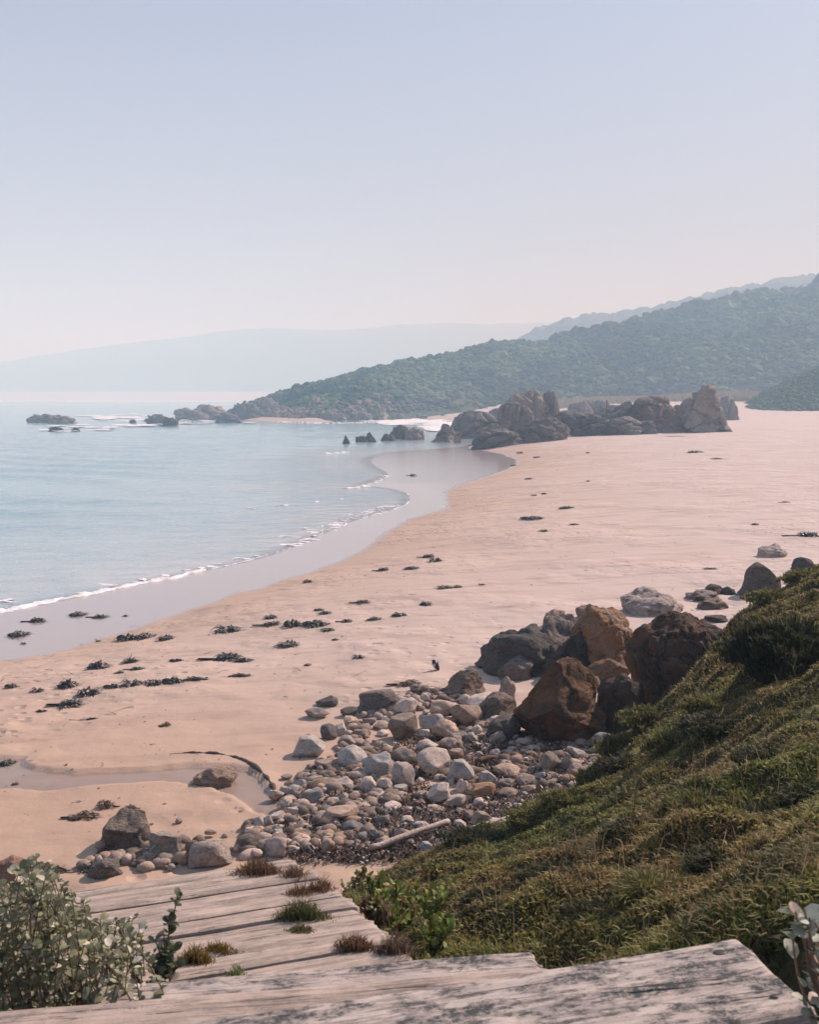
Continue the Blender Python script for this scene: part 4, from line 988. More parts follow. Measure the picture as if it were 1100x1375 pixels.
for q in [
    (51, 833, 18, 9, 'seaweed clump on the wet sheen, nearest to the white breaking wave at left'), (104, 825, 22, 8, 'low seaweed clump on the wet sand, right of the one nearest the wave'),
    (134, 828, 18, 6, 'flat seaweed streak at the right end of the row on wet sand'), (24, 852, 26, 10, 'greenish seaweed clump on the wet sand by the left edge'), (31, 864, 7, 4, SMALL), (168, 827, 7, 3, SMALL), (132, 861, 7, 3, SMALL),
    (170, 857, 30, 13, 'left lump of the long black seaweed bank on the edge of the wet sand'), (194, 855, 28, 11, 'right lump of the long black seaweed bank on the edge of the wet sand'), (223, 857, 22, 9, 'seaweed clump just right of the long black bank at the wet edge'),
    (307, 845, 38, 11, 'seaweed clump trailing a long tail to the right on damp sand'), (364, 829, 18, 8, 'upper left seaweed clump of the cluster in mid beach'), (365, 838, 25, 8, 'flat seaweed below the upper left clump of the mid-beach cluster'), (392, 838, 24, 16, 'tallest seaweed clump of the mid-beach cluster'),
    (387, 866, 31, 11, 'oval seaweed mound below the mid-beach cluster'), (309, 883, 36, 15, 'large two-part seaweed mound left of the oval mound'), (326, 887, 24, 7, 'flat seaweed lobe at the right foot of the large two-part mound'), (322, 907, 30, 6, 'thin seaweed streak below the large two-part mound'),
    (131, 895, 28, 15, 'rounded black seaweed mound above the long row on the near sand'), (175, 888, 22, 9, 'seaweed clump right of the rounded black mound'), (184, 898, 18, 5, 'flat seaweed scrap under the clump right of the rounded mound'), (160, 903, 12, 5, SMALL), (237, 887, 22, 5, 'small seaweed with a thin tail, between the clump and the two-part mound'),
    (90, 920, 25, 16, 'seaweed clump with a sprig on its right, left of the long row'), (14, 922, 19, 8, 'seaweed clump by the left edge on the near sand'), (50, 927, 17, 7, 'small pointed seaweed clump between the left-edge one and the sprigged one'),
    (118, 930, 30, 14, 'thick left end of the long seaweed row'), (150, 922, 24, 7, 'thin second piece from the left in the long seaweed row'), (178, 918, 30, 11, 'third lump in the middle of the long seaweed row'), (205, 917, 24, 9, 'fourth lump in the middle of the long seaweed row'), (231, 914, 28, 9, 'fifth lump toward the right of the long seaweed row'), (262, 912, 36, 7, 'thin right end of the long seaweed row'),
    (94, 945, 30, 12, 'seaweed clump just below the thick left end of the long row'), (55, 955, 15, 4, SMALL), (124, 965, 15, 3, SMALL),
    (423, 838, 34, 12, 'right half of the mid-beach cluster with trailing ends'), (439, 846, 18, 7, 'low seaweed under the right half of the mid-beach cluster'), (466, 834, 15, 6, 'seaweed scrap right of the mid-beach cluster'), (428, 819, 13, 5, SMALL), (437, 823, 16, 5, SMALL), (487, 808, 18, 6, 'peaked seaweed scrap above a long pale furrow'),
    (503, 831, 20, 6, 'left seaweed of the pair linked by a thin strand'), (537, 826, 24, 7, 'right seaweed of the pair linked by a thin strand'), (572, 811, 18, 8, 'lone round seaweed clump on pale sand above the pair'), (597, 789, 24, 6, 'long flat seaweed beside a brown scrap'), (413, 781, 13, 8, 'lone seaweed clump close to the wet sand edge in mid beach'), (515, 765, 15, 8, 'round seaweed clump left of a flat one below the bend of the shore'), (553, 763, 22, 5, 'flat seaweed clump right of a round one below the bend of the shore'),
    (576, 747, 16, 8, 'upper part of the double seaweed clump by the shore bend'), (586, 752, 20, 9, 'lower part of the double seaweed clump by the shore bend'), (450, 859, 9, 4, SMALL), (482, 882, 17, 6, 'seaweed scrap above a tan patch in the sand'), (413, 893, 10, 5, SMALL), (648, 785, 11, 3, SMALL), (730, 713, 11, 6, 'small round seaweed under the wide flat one on the far sand'),
    (716, 696, 34, 6, 'wide flat seaweed streak on the far pale sand'), (762, 682, 24, 4, 'thin seaweed streak up right of the wide flat one'), (772, 704, 12, 3, SMALL), (953, 764, 20, 3, 'thin double seaweed scrap on the sand left of the dome boulder'), (1015, 704, 9, 4, SMALL), (1090, 718, 30, 11, 'dark seaweed heap at the right edge on the upper sand'),
    (934, 607, 22, 6, 'dark seaweed heap on the far sand in front of the tall end boulder'), (964, 616, 15, 3, SMALL), (718, 665, 9, 3, SMALL), (731, 663, 7, 4, SMALL), (699, 608, 10, 5, SMALL), (722, 614, 10, 3, SMALL), (690, 625, 8, 3, SMALL), (711, 643, 13, 3, SMALL), (790, 646, 6, 3, SMALL), (1056, 674, 8, 3, SMALL), (790, 608, 6, 3, SMALL),
    (555, 638, 8, 5, 'small dark seaweed in the thin water of the far shallows'), (9, 1025, 20, 10, 'seaweed clump in the stream at the left edge'), (20, 1053, 9, 4, SMALL), (144, 1147, 34, 14, 'black seaweed tangle between the angular boulder and the planks'), (205, 1158, 30, 10, 'dark seaweed strip on the sand along the far edge of the planks'), (120, 1165, 34, 14, 'dark seaweed tangle behind the leafy bush')]:
    weed(*q)
for q in [(223, 973, 12, 11, 'small brown seaweed knob alone on the near sand'), (115, 1096, 36, 12, 'brown kelp tangle lying left of the angular boulder'), (140, 1082, 24, 14, 'brown kelp heap piled behind the angular boulder'), (175, 1085, 16, 8, 'small brown kelp scrap right behind the angular boulder'), (615, 788, 14, 5, 'brown seaweed scrap at the right end of the long flat one'), (662, 1004, 34, 16, 'reddish brown dried kelp heap in the cobbles by the shaded hollow'), (270, 1053, 26, 6, 'dark brown kelp strip along the low tan rock in the stream bend'), (550, 917, 36, 9, 'dark weed-covered ledge at the upper edge of the cobble heap'), (60, 1170, 60, 16, 'brown kelp bank behind the top of the leafy bush')]:
    weed(*q, brown=True)
# fine debris on the sand
n = 900; q = np.c_[RNG.uniform(0, 1100, n), 600 + 520 * RNG.random(n) ** 1.1]
P = hit(q[:, 0], q[:, 1]); s_ = sand_s(P[:, 0], P[:, 1]); ok = (s_ > .4) & (bank_z(P[:, 0], P[:, 1]) < P[:, 2]); P = P[ok]; n = len(P)
D = P[:, 1]
V, F, T = blades(P[:, 0], P[:, 1], P[:, 2] + .004, RNG.uniform(.012, .035, n) * (.5 + D / 22), RNG.uniform(.006, .02, n) * (.5 + D / 22), np.array((.10, .07, .05)) * RNG.uniform(.5, 1.8, (n, 1)), 3.0); zb_ = np.repeat(P[:, 2], 5); V[:, 2] = zb_ + .004 + (V[:, 2] - zb_) * .3
bag = Bag(); bag.add(V, F, T)
n = 500; q = np.c_[RNG.uniform(0, 520, n), 885 + RNG.normal(size=n) * 38 - 0.0]; q[:, 1] -= (q[:, 0] - 200) * .12
P = hit(q[:, 0], q[:, 1]); P = P[fbm2(P[:, 0], P[:, 1], .35, 3, 2.0) > -.05]; n = len(P)
V, F, T = blades(P[:, 0], P[:, 1], P[:, 2] + .006, RNG.uniform(.05, .22, n), RNG.uniform(.004, .011, n), np.array((.06, .045, .03)) * RNG.uniform(.5, 1.8, (n, 1)), 2.9); zb_ = np.repeat(P[:, 2], 5); V[:, 2] = zb_ + .004 + (V[:, 2] - zb_) * .10; bag.add(V, F, T)
tag(obj('beach_debris', bag.mesh('beach_debris'), M_WEED), kind='stuff')

# ------------------------------------------------------------------ driftwood, pole, bird
def stick(name, pts, r0, r1, label, cat='driftwood', mat=None, fork=None, zoff=.10, world=None):
    P = hit([p[0] for p in pts], [p[1] for p in pts], zoff) if world is None else np.array(world)
    n = 14; t = np.linspace(0, 1, n); L = np.linspace(0, 1, len(P)); path = np.stack([np.interp(t, L, P[:, k]) for k in range(3)], 1)
    path = path + fbm(path * 3, 2)[:, None] * r0 * .9
    bag = Bag(); V, F, T = tube(path, np.linspace(r0, r1, n) * (1 + .18 * fbm(path * 9 + 5, 2)), 9); bag.add(V, [F, T])
    if fork is not None:
        Q = hit([fork[0][0], fork[1][0]], [fork[0][1], fork[1][1]], zoff + .03); V, F, T = tube(np.array([Q[0], Q.mean(0) + [0, 0, .02], Q[1]]), [r0 * .7, r0 * .55, r0 * .3], 7); bag.add(V, [F, T])
    return tag(obj(name, bag.mesh(name), mat or M_DRIFT), label, cat)
stick('driftwood', [(497, 1137), (530, 1127), (570, 1114), (602, 1103)], .030, .026, 'bleached driftwood pole lying on the cobbles above the green herbs')
stick('driftwood', [(633, 1111), (660, 1105), (682, 1098)], .022, .014, 'shorter forked driftwood branch beside the grass at right', fork=((674, 1100), (682, 1110)))
stick('driftwood', [(641, 1022), (668, 1015), (692, 1013)], .035, .03, 'dark brown log among the cobbles under the shaded hollow', mat=M_DARKW, zoff=.06)
yy = 122.0
P = at_y([814.5, 815, 815.5], [560, 549, 537], yy); stick('pole', None, .07, .06, 'thin dark pole standing up from the jagged crest of the outcrop', 'pole', M_DARKW, world=P)
P = at_y([796, 794, 786, 783], [556, 547, 540, 535], yy - 3); stick('dead_branch', None, .09, .04, 'bare bleached branch stuck among the outcrop rocks left of the pole', 'branch', world=P)

B = hit([585], [900])[0]; root = empty('bird', B, 0.0); root.scale = (1.15, 1.15, .78); tag(root, 'small dark bird with a pale breast standing on the sand above the cobbles', 'bird')
V, F = ico(4); th = R(58); 
body = V * np.array([.085, .045, .046]); body[:, 0] *= 1; body[:, 2] += .012 * (1 - (V[:, 0]) ** 2)
tp = np.clip(-V[:, 0], 0, 1); body[:, 1] *= 1 - .5 * tp; body[:, 2] *= 1 - .4 * tp; body[:, 0] -= .035 * tp ** 3
hd = V * .026 + np.array([.088, 0, .036])
Rm = np.array([[math.cos(th), 0, -math.sin(th)], [0, 1, 0], [math.sin(th), 0, math.cos(th)]])
bm_ = bmesh.new()
bag = Bag()
spine = np.array([(-.16, 0, -.035), (-.11, 0, -.02), (-.07, 0, -.008), (-.02, 0, 0), (.03, 0, .004), (.065, 0, .014), (.085, 0, .024), (.10, 0, .03), (.115, 0, .032), (.124, 0, .032)])
rad = np.array([.006, .014, .030, .044, .043, .032, .025, .027, .022, .006])
Vb, Fb, Tb = tube(spine @ Rm.T * np.array([-1, 1, 1]) + [0, 0, .105], rad, 14)
pale = ((Vb[:, 0] < -.005) & (Vb[:, 2] < .135) & (Vb[:, 2] > .05))[:, None]
bag.add(Vb, [Fb, Tb], np.where(pale, np.array((.55, .52, .5)), np.array((.035, .04, .045))))
obj('body', bag.mesh('body'), M_BIRD, root)
hp = (np.array([.124, 0, .032]) @ Rm.T) * np.array([-1, 1, 1]) + [0, 0, .105]
bag = Bag(); V, F, T = tube(np.array([hp + [.006, 0, -.012], hp + [-.018, 0, -.018], hp + [-.036, 0, -.023]]), [.008, .005, .001], 7); bag.add(V, [F, T], (.05, .04, .03)); obj('beak', bag.mesh('beak'), M_BIRD, root)
for sgn in (-1, 1):
    bag = Bag(); V, F, T = tube(np.array([(.0, sgn * .018, .075), (.004, sgn * .02, .04), (0, sgn * .02, .004), (-.03, sgn * .022, .003)]), [.007, .005, .004, .003], 6); bag.add(V, [F, T], (.06, .045, .04)); obj('leg', bag.mesh('leg'), M_BIRD, root)
    V, F = ico(3); V = V * np.array([.014, .008, .062]); a = R(28); V = np.c_[V[:, 0] * math.cos(a) + V[:, 2] * math.sin(a) * -1, V[:, 1] + sgn * .040, V[:, 0] * math.sin(a) + V[:, 2] * math.cos(a)] * np.array([-1, 1, 1]) + [.012, 0, .112]
    bag = Bag(); bag.add(V, F, (.03, .035, .04)); obj('wing', bag.mesh('wing'), M_BIRD, root)

# ------------------------------------------------------------------ wooden steps
steps = empty('wooden_steps', (0, 4.2, 2.9)); tag(steps, 'weathered grey wooden plank steps leading down to the beach', 'steps')
def plank(name, origin, ax, dp, L, W, Tk, mat, seed, bow=0.0, ragged=.012, label=None, taper=0.0, nl=90, nw=14):
    """origin: near right top corner; ax runs along the board, dp across it (away); both unit vectors"""
    ax = np.array(ax, float); dp = np.array(dp, float); up = np.cross(ax, dp); up = up if up[2] > 0 else -up
    a = np.linspace(0, 1, nl); b = np.linspace(0, 1, nw); A, Bm = np.meshgrid(a, b, indexing='ij'); Af, Bf = A.ravel(), Bm.ravel()
    lx = Af * L; ly = Bf * W * (1 - taper * Af)
    e = fbm2(Bf * 3, Af * 0, 1.5, 3, seed) * ragged * (1 - smooth(0, .06, Af)); lx = lx + e
    ly = ly + (fbm2(lx, lx * 0, 1.1, 3, seed + 3) * .010 + bow * np.sin(Af * math.pi)) * 1.0
    edge = np.minimum(Bf, 1 - Bf) * W
    h = fbm(np.c_[lx * .9, ly * 30, np.full(len(lx), seed)], 4) * .0022 + fbm2(lx, ly, 2.5, 3, seed) * .004 - .010 * np.exp(-(edge / .007) ** 2)
    h = h - .012 * np.exp(-(lx / .008) ** 2)
    top = np.c_[lx, ly, h]; n = len(top)
    bot = np.c_[lx, ly, np.full(n, -Tk)]
    G = np.arange(n).reshape(nl, nw); F = [grid_faces(nl, nw), grid_faces(nl, nw)[:, ::-1] + n]
    rim = np.r_[G[:, 0], G[-1, 1:], G[-2::-1, -1], G[0, -2:0:-1]]; m_ = len(rim); i_ = np.arange(m_); j_ = np.roll(i_, -1)
    F.append(np.stack([i_, i_ + m_, j_ + m_, j_], 1) + 2 * n)
    me = mesh(name, np.r_[top, bot, top[rim], bot[rim]], F, True)
    from mathutils import Matrix
    o = obj(name, me, mat)
    Mx = Matrix([[ax[k], dp[k], up[k], origin[k]] for k in range(3)] + [[0, 0, 0, 1]])
    o.parent = steps; o.matrix_parent_inverse = Matrix.Translation(-Vector(steps.location)); o.matrix_basis = Mx
    if label: o['label'] = label
    return o
NPL = 11; pw = RP_L / 8.6
for k in range(NPL):
    k0 = (k - 2.4) * pw
    rr = random.uniform(-.010, .010) - (.02 if k in (5, 8) else 0)
    og = RP_N + RP_D * (k0 + .008) + RP_U * random.uniform(-.014, .012) + RP_S * (rr + .0)
    ang = random.uniform(-.012, .012); ax = RP_S * math.cos(ang) + RP_D * math.sin(ang); dp = RP_D * math.cos(ang) - RP_S * math.sin(ang)
    plank('plank', og, ax, dp, RP_W + random.uniform(-.05, .05), pw - .026 - random.uniform(0, .010), .045, M_WOOD, 20 + k, ragged=.02)
def flat(deg, drop=0.0):
    a = np.array([-math.cos(R(deg)), -math.sin(R(deg)), drop]); a /= np.linalg.norm(a); d_ = np.array([-math.sin(R(deg)), math.cos(R(deg)), 0.0]); return a, d_
# treads: given by their far right corner
a, d_ = flat(8.5); C3 = pt(716, 1274.5, 3.65); plank('tread', C3 - d_ * .26, a, d_, 1.42, .26, .05, M_WOODL, 51, ragged=.02, label='dark lichen-stained tread')
a, d_ = flat(8.0); C2 = pt(740, 1296, 3.79); plank('tread', C2 - d_ * .27, a, d_, 2.3, .27, .05, M_WOOD, 57, ragged=.02)
a, d_ = flat(15.0); C1 = pt(988, 1256, 3.95); W1 = .37; P1 = plank('tread', C1 - d_ * W1, a, d_, 1.75, W1, .055, M_WOODL, 63, bow=-.02, ragged=.006, label='widest tread with bolt holes and a long crack', nl=140, nw=26)
a0 = a; d0 = d_; up1 = np.cross(a0, d0); up1 = up1 if up1[2] > 0 else -up1
# bolt holes and cracks of the top tread
P1_INV = P1.matrix_basis.inverted()
def ring(px, py, rx, name='bolt_hole'):
    P = pt(px, py, 3.9525); V, F = ico(3); V = V * np.array([rx, rx * .62, .0012]); bag = Bag(); bag.add(V, F, (.012, .010, .009))
    o = obj(name, bag.mesh(name), M_WEED); o.parent = P1; o.matrix_parent_inverse = P1_INV; o.location = Vector(P); o.rotation_euler.z = R(15); return o
ring(967, 1278, .020); ring(1041, 1337, .013)
def crack(pts, w):
    P = on_z([p[0] for p in pts], [p[1] for p in pts], 3.953); n = 60; t = np.linspace(0, 1, n); L = np.linspace(0, 1, len(P)); path = np.stack([np.interp(t, L, P[:, k]) for k in range(3)], 1)
    path[:, 2] += .004; path[:, 1] += fbm(path * 14, 3) * .005; ww = w * np.clip(.6 + fbm(path * 10 + 9, 3), .12, 2) * np.sin(np.clip(t * 1.0, .03, .97) * math.pi) ** .4
    V = np.r_[path - np.c_[0 * ww, ww, 0 * ww], path + np.c_[0 * ww, ww, 0 * ww]]; V[:, 2] += .0025
    bag = Bag(); bag.add(V, grid_faces(2, n), (.012, .010, .009)); o = obj('split', bag.mesh('split'), M_WEED); o.parent = P1; o.matrix_parent_inverse = P1_INV; return o
crack([(800, 1331), (860, 1328), (910, 1323), (970, 1318), (1042, 1297)], .0045); crack([(936, 1344), (985, 1340), (1046, 1331), (1075, 1329)], .003)
def beam(name, p, q, w, h, mat):
    p, q = np.array(p, float), np.array(q, float); t = q - p; L = np.linalg.norm(t); t /= L; s_ = np.cross(t, [0, 0, 1]); s_ /= np.linalg.norm(s_); u_ = np.cross(s_, t)
    n = 12; V = []
    for k in range(n):
        c = p + t * L * k / (n - 1)
        for (a_, b_) in ((-1, -1), (1, -1), (1, 1), (-1, 1)): V.append(c + s_ * w / 2 * a_ * (1 + .03 * random.uniform(-1, 1)) + u_ * h / 2 * b_ * (1 + .03 * random.uniform(-1, 1)))
    F = [(k * 4 + j, k * 4 + (j + 1) % 4, k * 4 + 4 + (j + 1) % 4, k * 4 + 4 + j) for k in range(n - 1) for j in range(4)] + [(3, 2, 1, 0), (n * 4 - 4, n * 4 - 3, n * 4 - 2, n * 4 - 1)]
    o = obj(name, mesh(name, V, np.array(F), False), mat); o.parent = steps; o.matrix_parent_inverse.translation = -Vector(steps.location); return o
for s_ in (.16, RP_W - .2):
    beam('stringer', RP_N + RP_S * s_ - RP_D * .4 - RP_U * .12, RP_F + RP_S * s_ - RP_D * .1 - RP_U * .12, .06, .13, M_DARKW)
Pp = pt(153, 1320, 3.60); beam('post', Pp + [0, .02, -.45], Pp + [0, .02, .10], .10, .10, M_DARKW)
for s_ in (.12, RP_W - .2):
    q = RP_F + RP_S * s_ - RP_D * .15 - RP_U * .1; beam('post', q - [0, 0, 1.2], q, .09, .09, M_DARKW)
q = C1 - d0 * .2 + a0 * .2; beam('post', q - [0, 0, .9], q - [0, 0, .065], .10, .10, M_DARKW)

# ------------------------------------------------------------------ plants
def leaf_pts(c, dirv, nrm, L, W):
    dirv = dirv / np.linalg.norm(dirv); s_ = np.cross(dirv, nrm); s_ /= np.linalg.norm(s_) + 1e-9; nn = np.cross(s_, dirv)
    prof_ = [(0, 0), (.3, .85), (.62, 1.0), (.9, .6), (1.0, 0)]
    V = [c + dirv * L * t + nn * L * .06 * (t - t * t) * 4 for t, _ in prof_]
    Lf = [c + dirv * L * t + s_ * W * .5 * w + nn * W * .18 * w for t, w in prof_[1:4]]; Rt = [c + dirv * L * t - s_ * W * .5 * w + nn * W * .18 * w for t, w in prof_[1:4]]
    V = np.array(V + Lf + Rt)   # 0..4 mid, 5..7 left, 8..10 right
    return V, [np.array([(1, 2, 6, 5), (2, 3, 7, 6), (2, 1, 8, 9), (3, 2, 9, 10)]), np.array([(0, 1, 5), (3, 4, 7), (1, 0, 8), (4, 3, 10)])]

def leafy(name, label, bases, tops, nleaf, L, W, cols, stemcol, flower=0, upright=.5, cat='shrub', seed=1, low=.06, group=None, bend=.03):
    rg = np.random.default_rng(seed); c0 = np.mean(bases, 0); root = empty(name, c0); tag(root, label, cat, group)
    sb, lb, fb = Bag(), Bag(), Bag()
    for b, t in zip(bases, tops):
        mid = (b + t) / 2 + rg.normal(size=3) * bend * np.array([1, 1, .3]); n = 8; s_ = np.linspace(0, 1, n)[:, None]
        path = (1 - s_) ** 2 * b + 2 * s_ * (1 - s_) * mid + s_ ** 2 * t
        V, F, T = tube(path, np.linspace(.005, .002, n) * (L / .035), 5); sb.add(V, [F, T], np.array(stemcol) * rg.uniform(.6, 1.3))
        hgt = np.linalg.norm(t - b); k_n = max(4, int(nleaf * hgt))
        for k in range(k_n):
            q = 1 - (1 - low) * rg.random() ** 1.15; i = q * (n - 1); i0 = min(int(i), n - 2); c = path[i0] + (path[i0 + 1] - path[i0]) * (i - i0)
            a = rg.uniform(0, 6.28); dv = np.array([math.cos(a), math.sin(a), rg.uniform(-.1, .9) * upright * 2]); nr = np.array([rg.normal() * .5, rg.normal() * .5, 1.0])
            k_c = rg.random(); cc = np.array(cols[0]) * (1 - k_c) + np.array(cols[1]) * k_c
            if rg.random() < .12: cc = np.array(cols[2])
            sc = rg.uniform(.65, 1.25); V, F = leaf_pts(c, dv, nr, L * sc, W * sc); lb.add(V, F, cc * rg.uniform(.7, 1.3))
        if flower and rg.random() < flower:
            c = t + [0, 0, .01]
            for j in range(5):
                a = 1.256 * j + rg.uniform(0, .5); V, F = leaf_pts(c, np.array([math.cos(a), math.sin(a), .4]), np.array([0, 0, 1.0]), L * .55, W * .4); fb.add(V, F, (.62, .55, .48))
    def loc(o): o.parent = root; o.matrix_parent_inverse.translation = -Vector(root.location)
    loc(obj('stem', sb.mesh('stem'), M_LEAF)); loc(obj('foliage', lb.mesh('foliage'), M_LEAF))
    if fb.n: loc(obj('blossom', fb.mesh('blossom'), M_LEAF))
    return root
rg = np.random.default_rng(5)
def shrub_from_px(n, x0, x1, topf, ybase, d0, d1, rgs=rg):
    px = rgs.uniform(x0, x1, n); dd = rgs.uniform(d0, d1, n)
    tops = np.array([at_y([p], [topf(p) + rgs.random() ** 1.2 * 130], [d])[0] for p, d in zip(px, dd)])
    bases = tops.copy(); bases[:, 0] += rgs.normal(size=n) * .13; bases[:, 1] += rgs.normal(size=n) * .05
    bases[:, 0] -= np.maximum(px - 105, 0) / FPX * dd * .8
    bases[:, 2] = np.minimum(bank_z(bases[:, 0], bases[:, 1]) - .02, tops[:, 2] - .12)
    return bases, tops
topf = lambda p: prof(p, [(-60, 1150), (0, 1190), (20, 1160), (45, 1148), (70, 1160), (95, 1195), (115, 1210), (130, 1228), (165, 1238), (190, 1232), (200, 1290)])
bs, tp_ = shrub_from_px(430, -50, 192, topf, 1375, 3.0, 4.3)
leafy('leafy_shrub', 'dense grey-green round-leaved coastal bush at the left beside the steps', bs, tp_, 50, .028, .021, [(.105, .120, .058), (.31, .31, .18), (.60, .55, .42)], (.16, .12, .08), flower=.10, upright=.6, bend=.085)
tf2 = lambda p: prof(p, [(200, 1265), (225, 1240), (238, 1198), (246, 1240), (250, 1280)])
bs = []; tp_ = []
for q in [(238, 1203, 3.35), (229, 1232, 3.33), (219, 1252, 3.3), (207, 1262, 3.3), (224, 1270, 3.3), (212, 1285, 3.28), (236, 1268, 3.3), (228, 1290, 3.28), (216, 1300, 3.26), (203, 1290, 3.28)]:
    t_ = at_y([q[0]], [q[1]], [q[2]])[0]; tp_.append(t_); bs.append(np.array([at_y([215], [1318], [q[2]])[0][0] + rg.normal() * .02, q[2], at_y([215], [1322], [q[2]])[0][2]]))
leafy('leafy_sprig', 'tall thin round-leaved sprig rising in front of the planks, right of the dense bush', np.array(bs), np.array(tp_), 105, .032, .025, [(.055, .075, .035), (.14, .16, .09), (.40, .34, .28)], (.14, .10, .07), flower=.25, upright=.6)
# green herbs along the right edge of the ramp
tf3 = lambda p: prof(p, [(400, 1146), (440, 1142), (500, 1146), (560, 1150), (600, 1175)])
for k in range(26):
    p = rg.uniform(405, 600); lo = prof(p, [(400, 1152), (460, 1200), (520, 1242), (600, 1262)]); yv = rg.uniform(1152, max(lo, 1162)); g0 = hit([p], [yv + 14], 0, bank_z, 3.0, 20)[0]
    hh = rg.uniform(.08, .21); bs, tp_ = [], []
    for j in range(5):
        a_ = rg.uniform(0, 6.28); r_ = rg.uniform(.02, .11); tp_.append(g0 + [math.cos(a_) * r_, math.sin(a_) * r_, hh * rg.uniform(.6, 1.1)]); bs.append(g0 + [math.cos(a_) * r_ * .15, math.sin(a_) * r_ * .15, -.03])
    cols = [(.085, .13, .022), (.25, .30, .055), (.30, .19, .07)] if rg.random() < .62 else [(.10, .055, .028), (.20, .11, .05), (.12, .13, .04)]
    red = cols[0][0] > .08
    leafy('green_herb' if not red else 'dry_herb', 'bright green upright-leaved herb in the patch between the planks and the grassy slope' if not red else 'reddish brown dried herb in the patch between the planks and the grassy slope', np.array(bs), np.array(tp_), 130, .042, .022, cols, (.16, .09, .05), upright=1.2, cat='plant', seed=300 + k, group='herbs beside the planks')
# succulent at right
C = at_y([1093], [1262], [2.35])[0]; bs, tp_ = [], []
for k in range(9):
    t_ = at_y([rg.uniform(1062, 1125)], [rg.uniform(1196, 1262)], [2.35 + rg.uniform(-.08, .08)])[0]; tp_.append(t_); bs.append(t_ + np.array([.12, .05, -.30]))
leafy('pale_succulent', 'pale green thick-leaved plant close up at the right edge above the widest tread', np.array(bs), np.array(tp_), 30, .045, .036, [(.20, .25, .19), (.48, .48, .37), (.68, .50, .40)], (.30, .20, .14), upright=.7, cat='plant', seed=9)
# dark bushes on the slope
def mound(name, px, py, w, h, label, cols, nb=2600, bl=.10, cat='bush', off=0.0):
    P = hit([px], [py], off, bank_z, 3.0, 25)[0]; D = np.linalg.norm(P - CAM); a = w / 2 / FPX * D; c = h / 2 / FPX * D
    v = RNG.normal(size=(nb, 3)); v /= np.linalg.norm(v, axis=1)[:, None]; v[:, 2] = np.abs(v[:, 2]); r = RNG.uniform(.55, 1.0, nb) ** .5
    r = r * (1 + .55 * fbm(v * 2.2 + px, 4, .6)); q = v * r[:, None] * np.array([a, a * .8, c]) 
    tt = (np.array(cols[0]) + RNG.random((nb, 1)) * (np.array(cols[1]) - np.array(cols[0]))) * RNG.uniform(.6, 1.4, (nb, 1))
    bag = Bag(); az = np.arctan2(v[:, 1], v[:, 0]) + RNG.normal(size=nb) * .6
    V, F, T = blades(q[:, 0], q[:, 1], q[:, 2] - bl * .6, np.full(nb, bl) * RNG.uniform(.6, 1.3, nb), np.full(nb, .0018 + .0006 * D), tt, 1.2, az=az); bag.add(V, F, T)
    core, Fc = ico(3); core = core * (1 + .25 * fbm(core * 2 + px, 3))[:, None] * np.array([a, a * .8, c]) * .72; bag.add(core, Fc, np.array(cols[0]) * .6)
    return tag(obj(name, bag.mesh(name), M_GRASS, loc=P), label, cat)
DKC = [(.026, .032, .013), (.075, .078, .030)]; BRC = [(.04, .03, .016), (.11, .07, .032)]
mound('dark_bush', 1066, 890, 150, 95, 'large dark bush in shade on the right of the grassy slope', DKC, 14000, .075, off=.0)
for q in [(640, 1128, 60, 34, 'dark tussock at the bottom edge of the grass beside the cobbles'), (1035, 1105, 62, 40, 'dark tussock low on the right of the slope'), (970, 975, 70, 34, 'dark tussock in the upper middle of the slope'), (1040, 1022, 64, 40, 'round dark tussock below the large dark bush'),
          (665, 1215, 56, 30, 'dark tussock behind the lichen-stained tread'), (745, 1180, 60, 30, 'dark tussock in the lower middle of the slope'), (860, 1120, 66, 32, 'wide dark tussock in the middle of the slope'), (800, 1235, 66, 36, 'dark tussock just above the widest tread'), (845, 1030, 52, 32, 'dark tussock at the left edge of the slope near the shaded stones'), (975, 1160, 64, 34, 'dark tussock above the right corner of the widest tread'), (1085, 1080, 50, 50, 'dark tussock at the right edge of the picture low on the slope')]:
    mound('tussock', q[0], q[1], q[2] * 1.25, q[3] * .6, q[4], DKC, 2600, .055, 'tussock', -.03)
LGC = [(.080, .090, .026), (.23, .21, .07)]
for q in [(872, 968, 60, 40, 'olive tussock on the edge of the slope under the biggest dark boulder'), (838, 1006, 54, 40, 'olive tussock on the slope edge beside the grey shaded stone'), (812, 1048, 56, 38, 'brown-tipped tussock overhanging the small cobbles'), (770, 1078, 60, 36, 'olive tussock where the slope meets the last cobbles'),
          (722, 1100, 58, 34, 'olive tussock on the edge above the forked driftwood'), (668, 1112, 50, 30, 'small olive tussock at the lower tip of the slope'), (955, 950, 60, 34, 'olive tussock on the slope just below the shaded side of the biggest dark boulder'), (1040, 806, 54, 32, 'yellowish tussock on the crest below the dome boulder'), (1085, 778, 50, 32, 'yellowish tussock at the top of the crest near the right edge'), (905, 1000, 60, 36, 'olive tussock in the upper left of the slope'), (940, 1085, 64, 36, 'yellow-green tussock in the centre of the slope'), (880, 1200, 66, 36, 'yellow-green tussock above the middle of the widest tread')]:
    mound('tussock', q[0], q[1], q[2] * 1.2, q[3] * .75, q[4], LGC, 2600, .06, 'tussock', -.03)
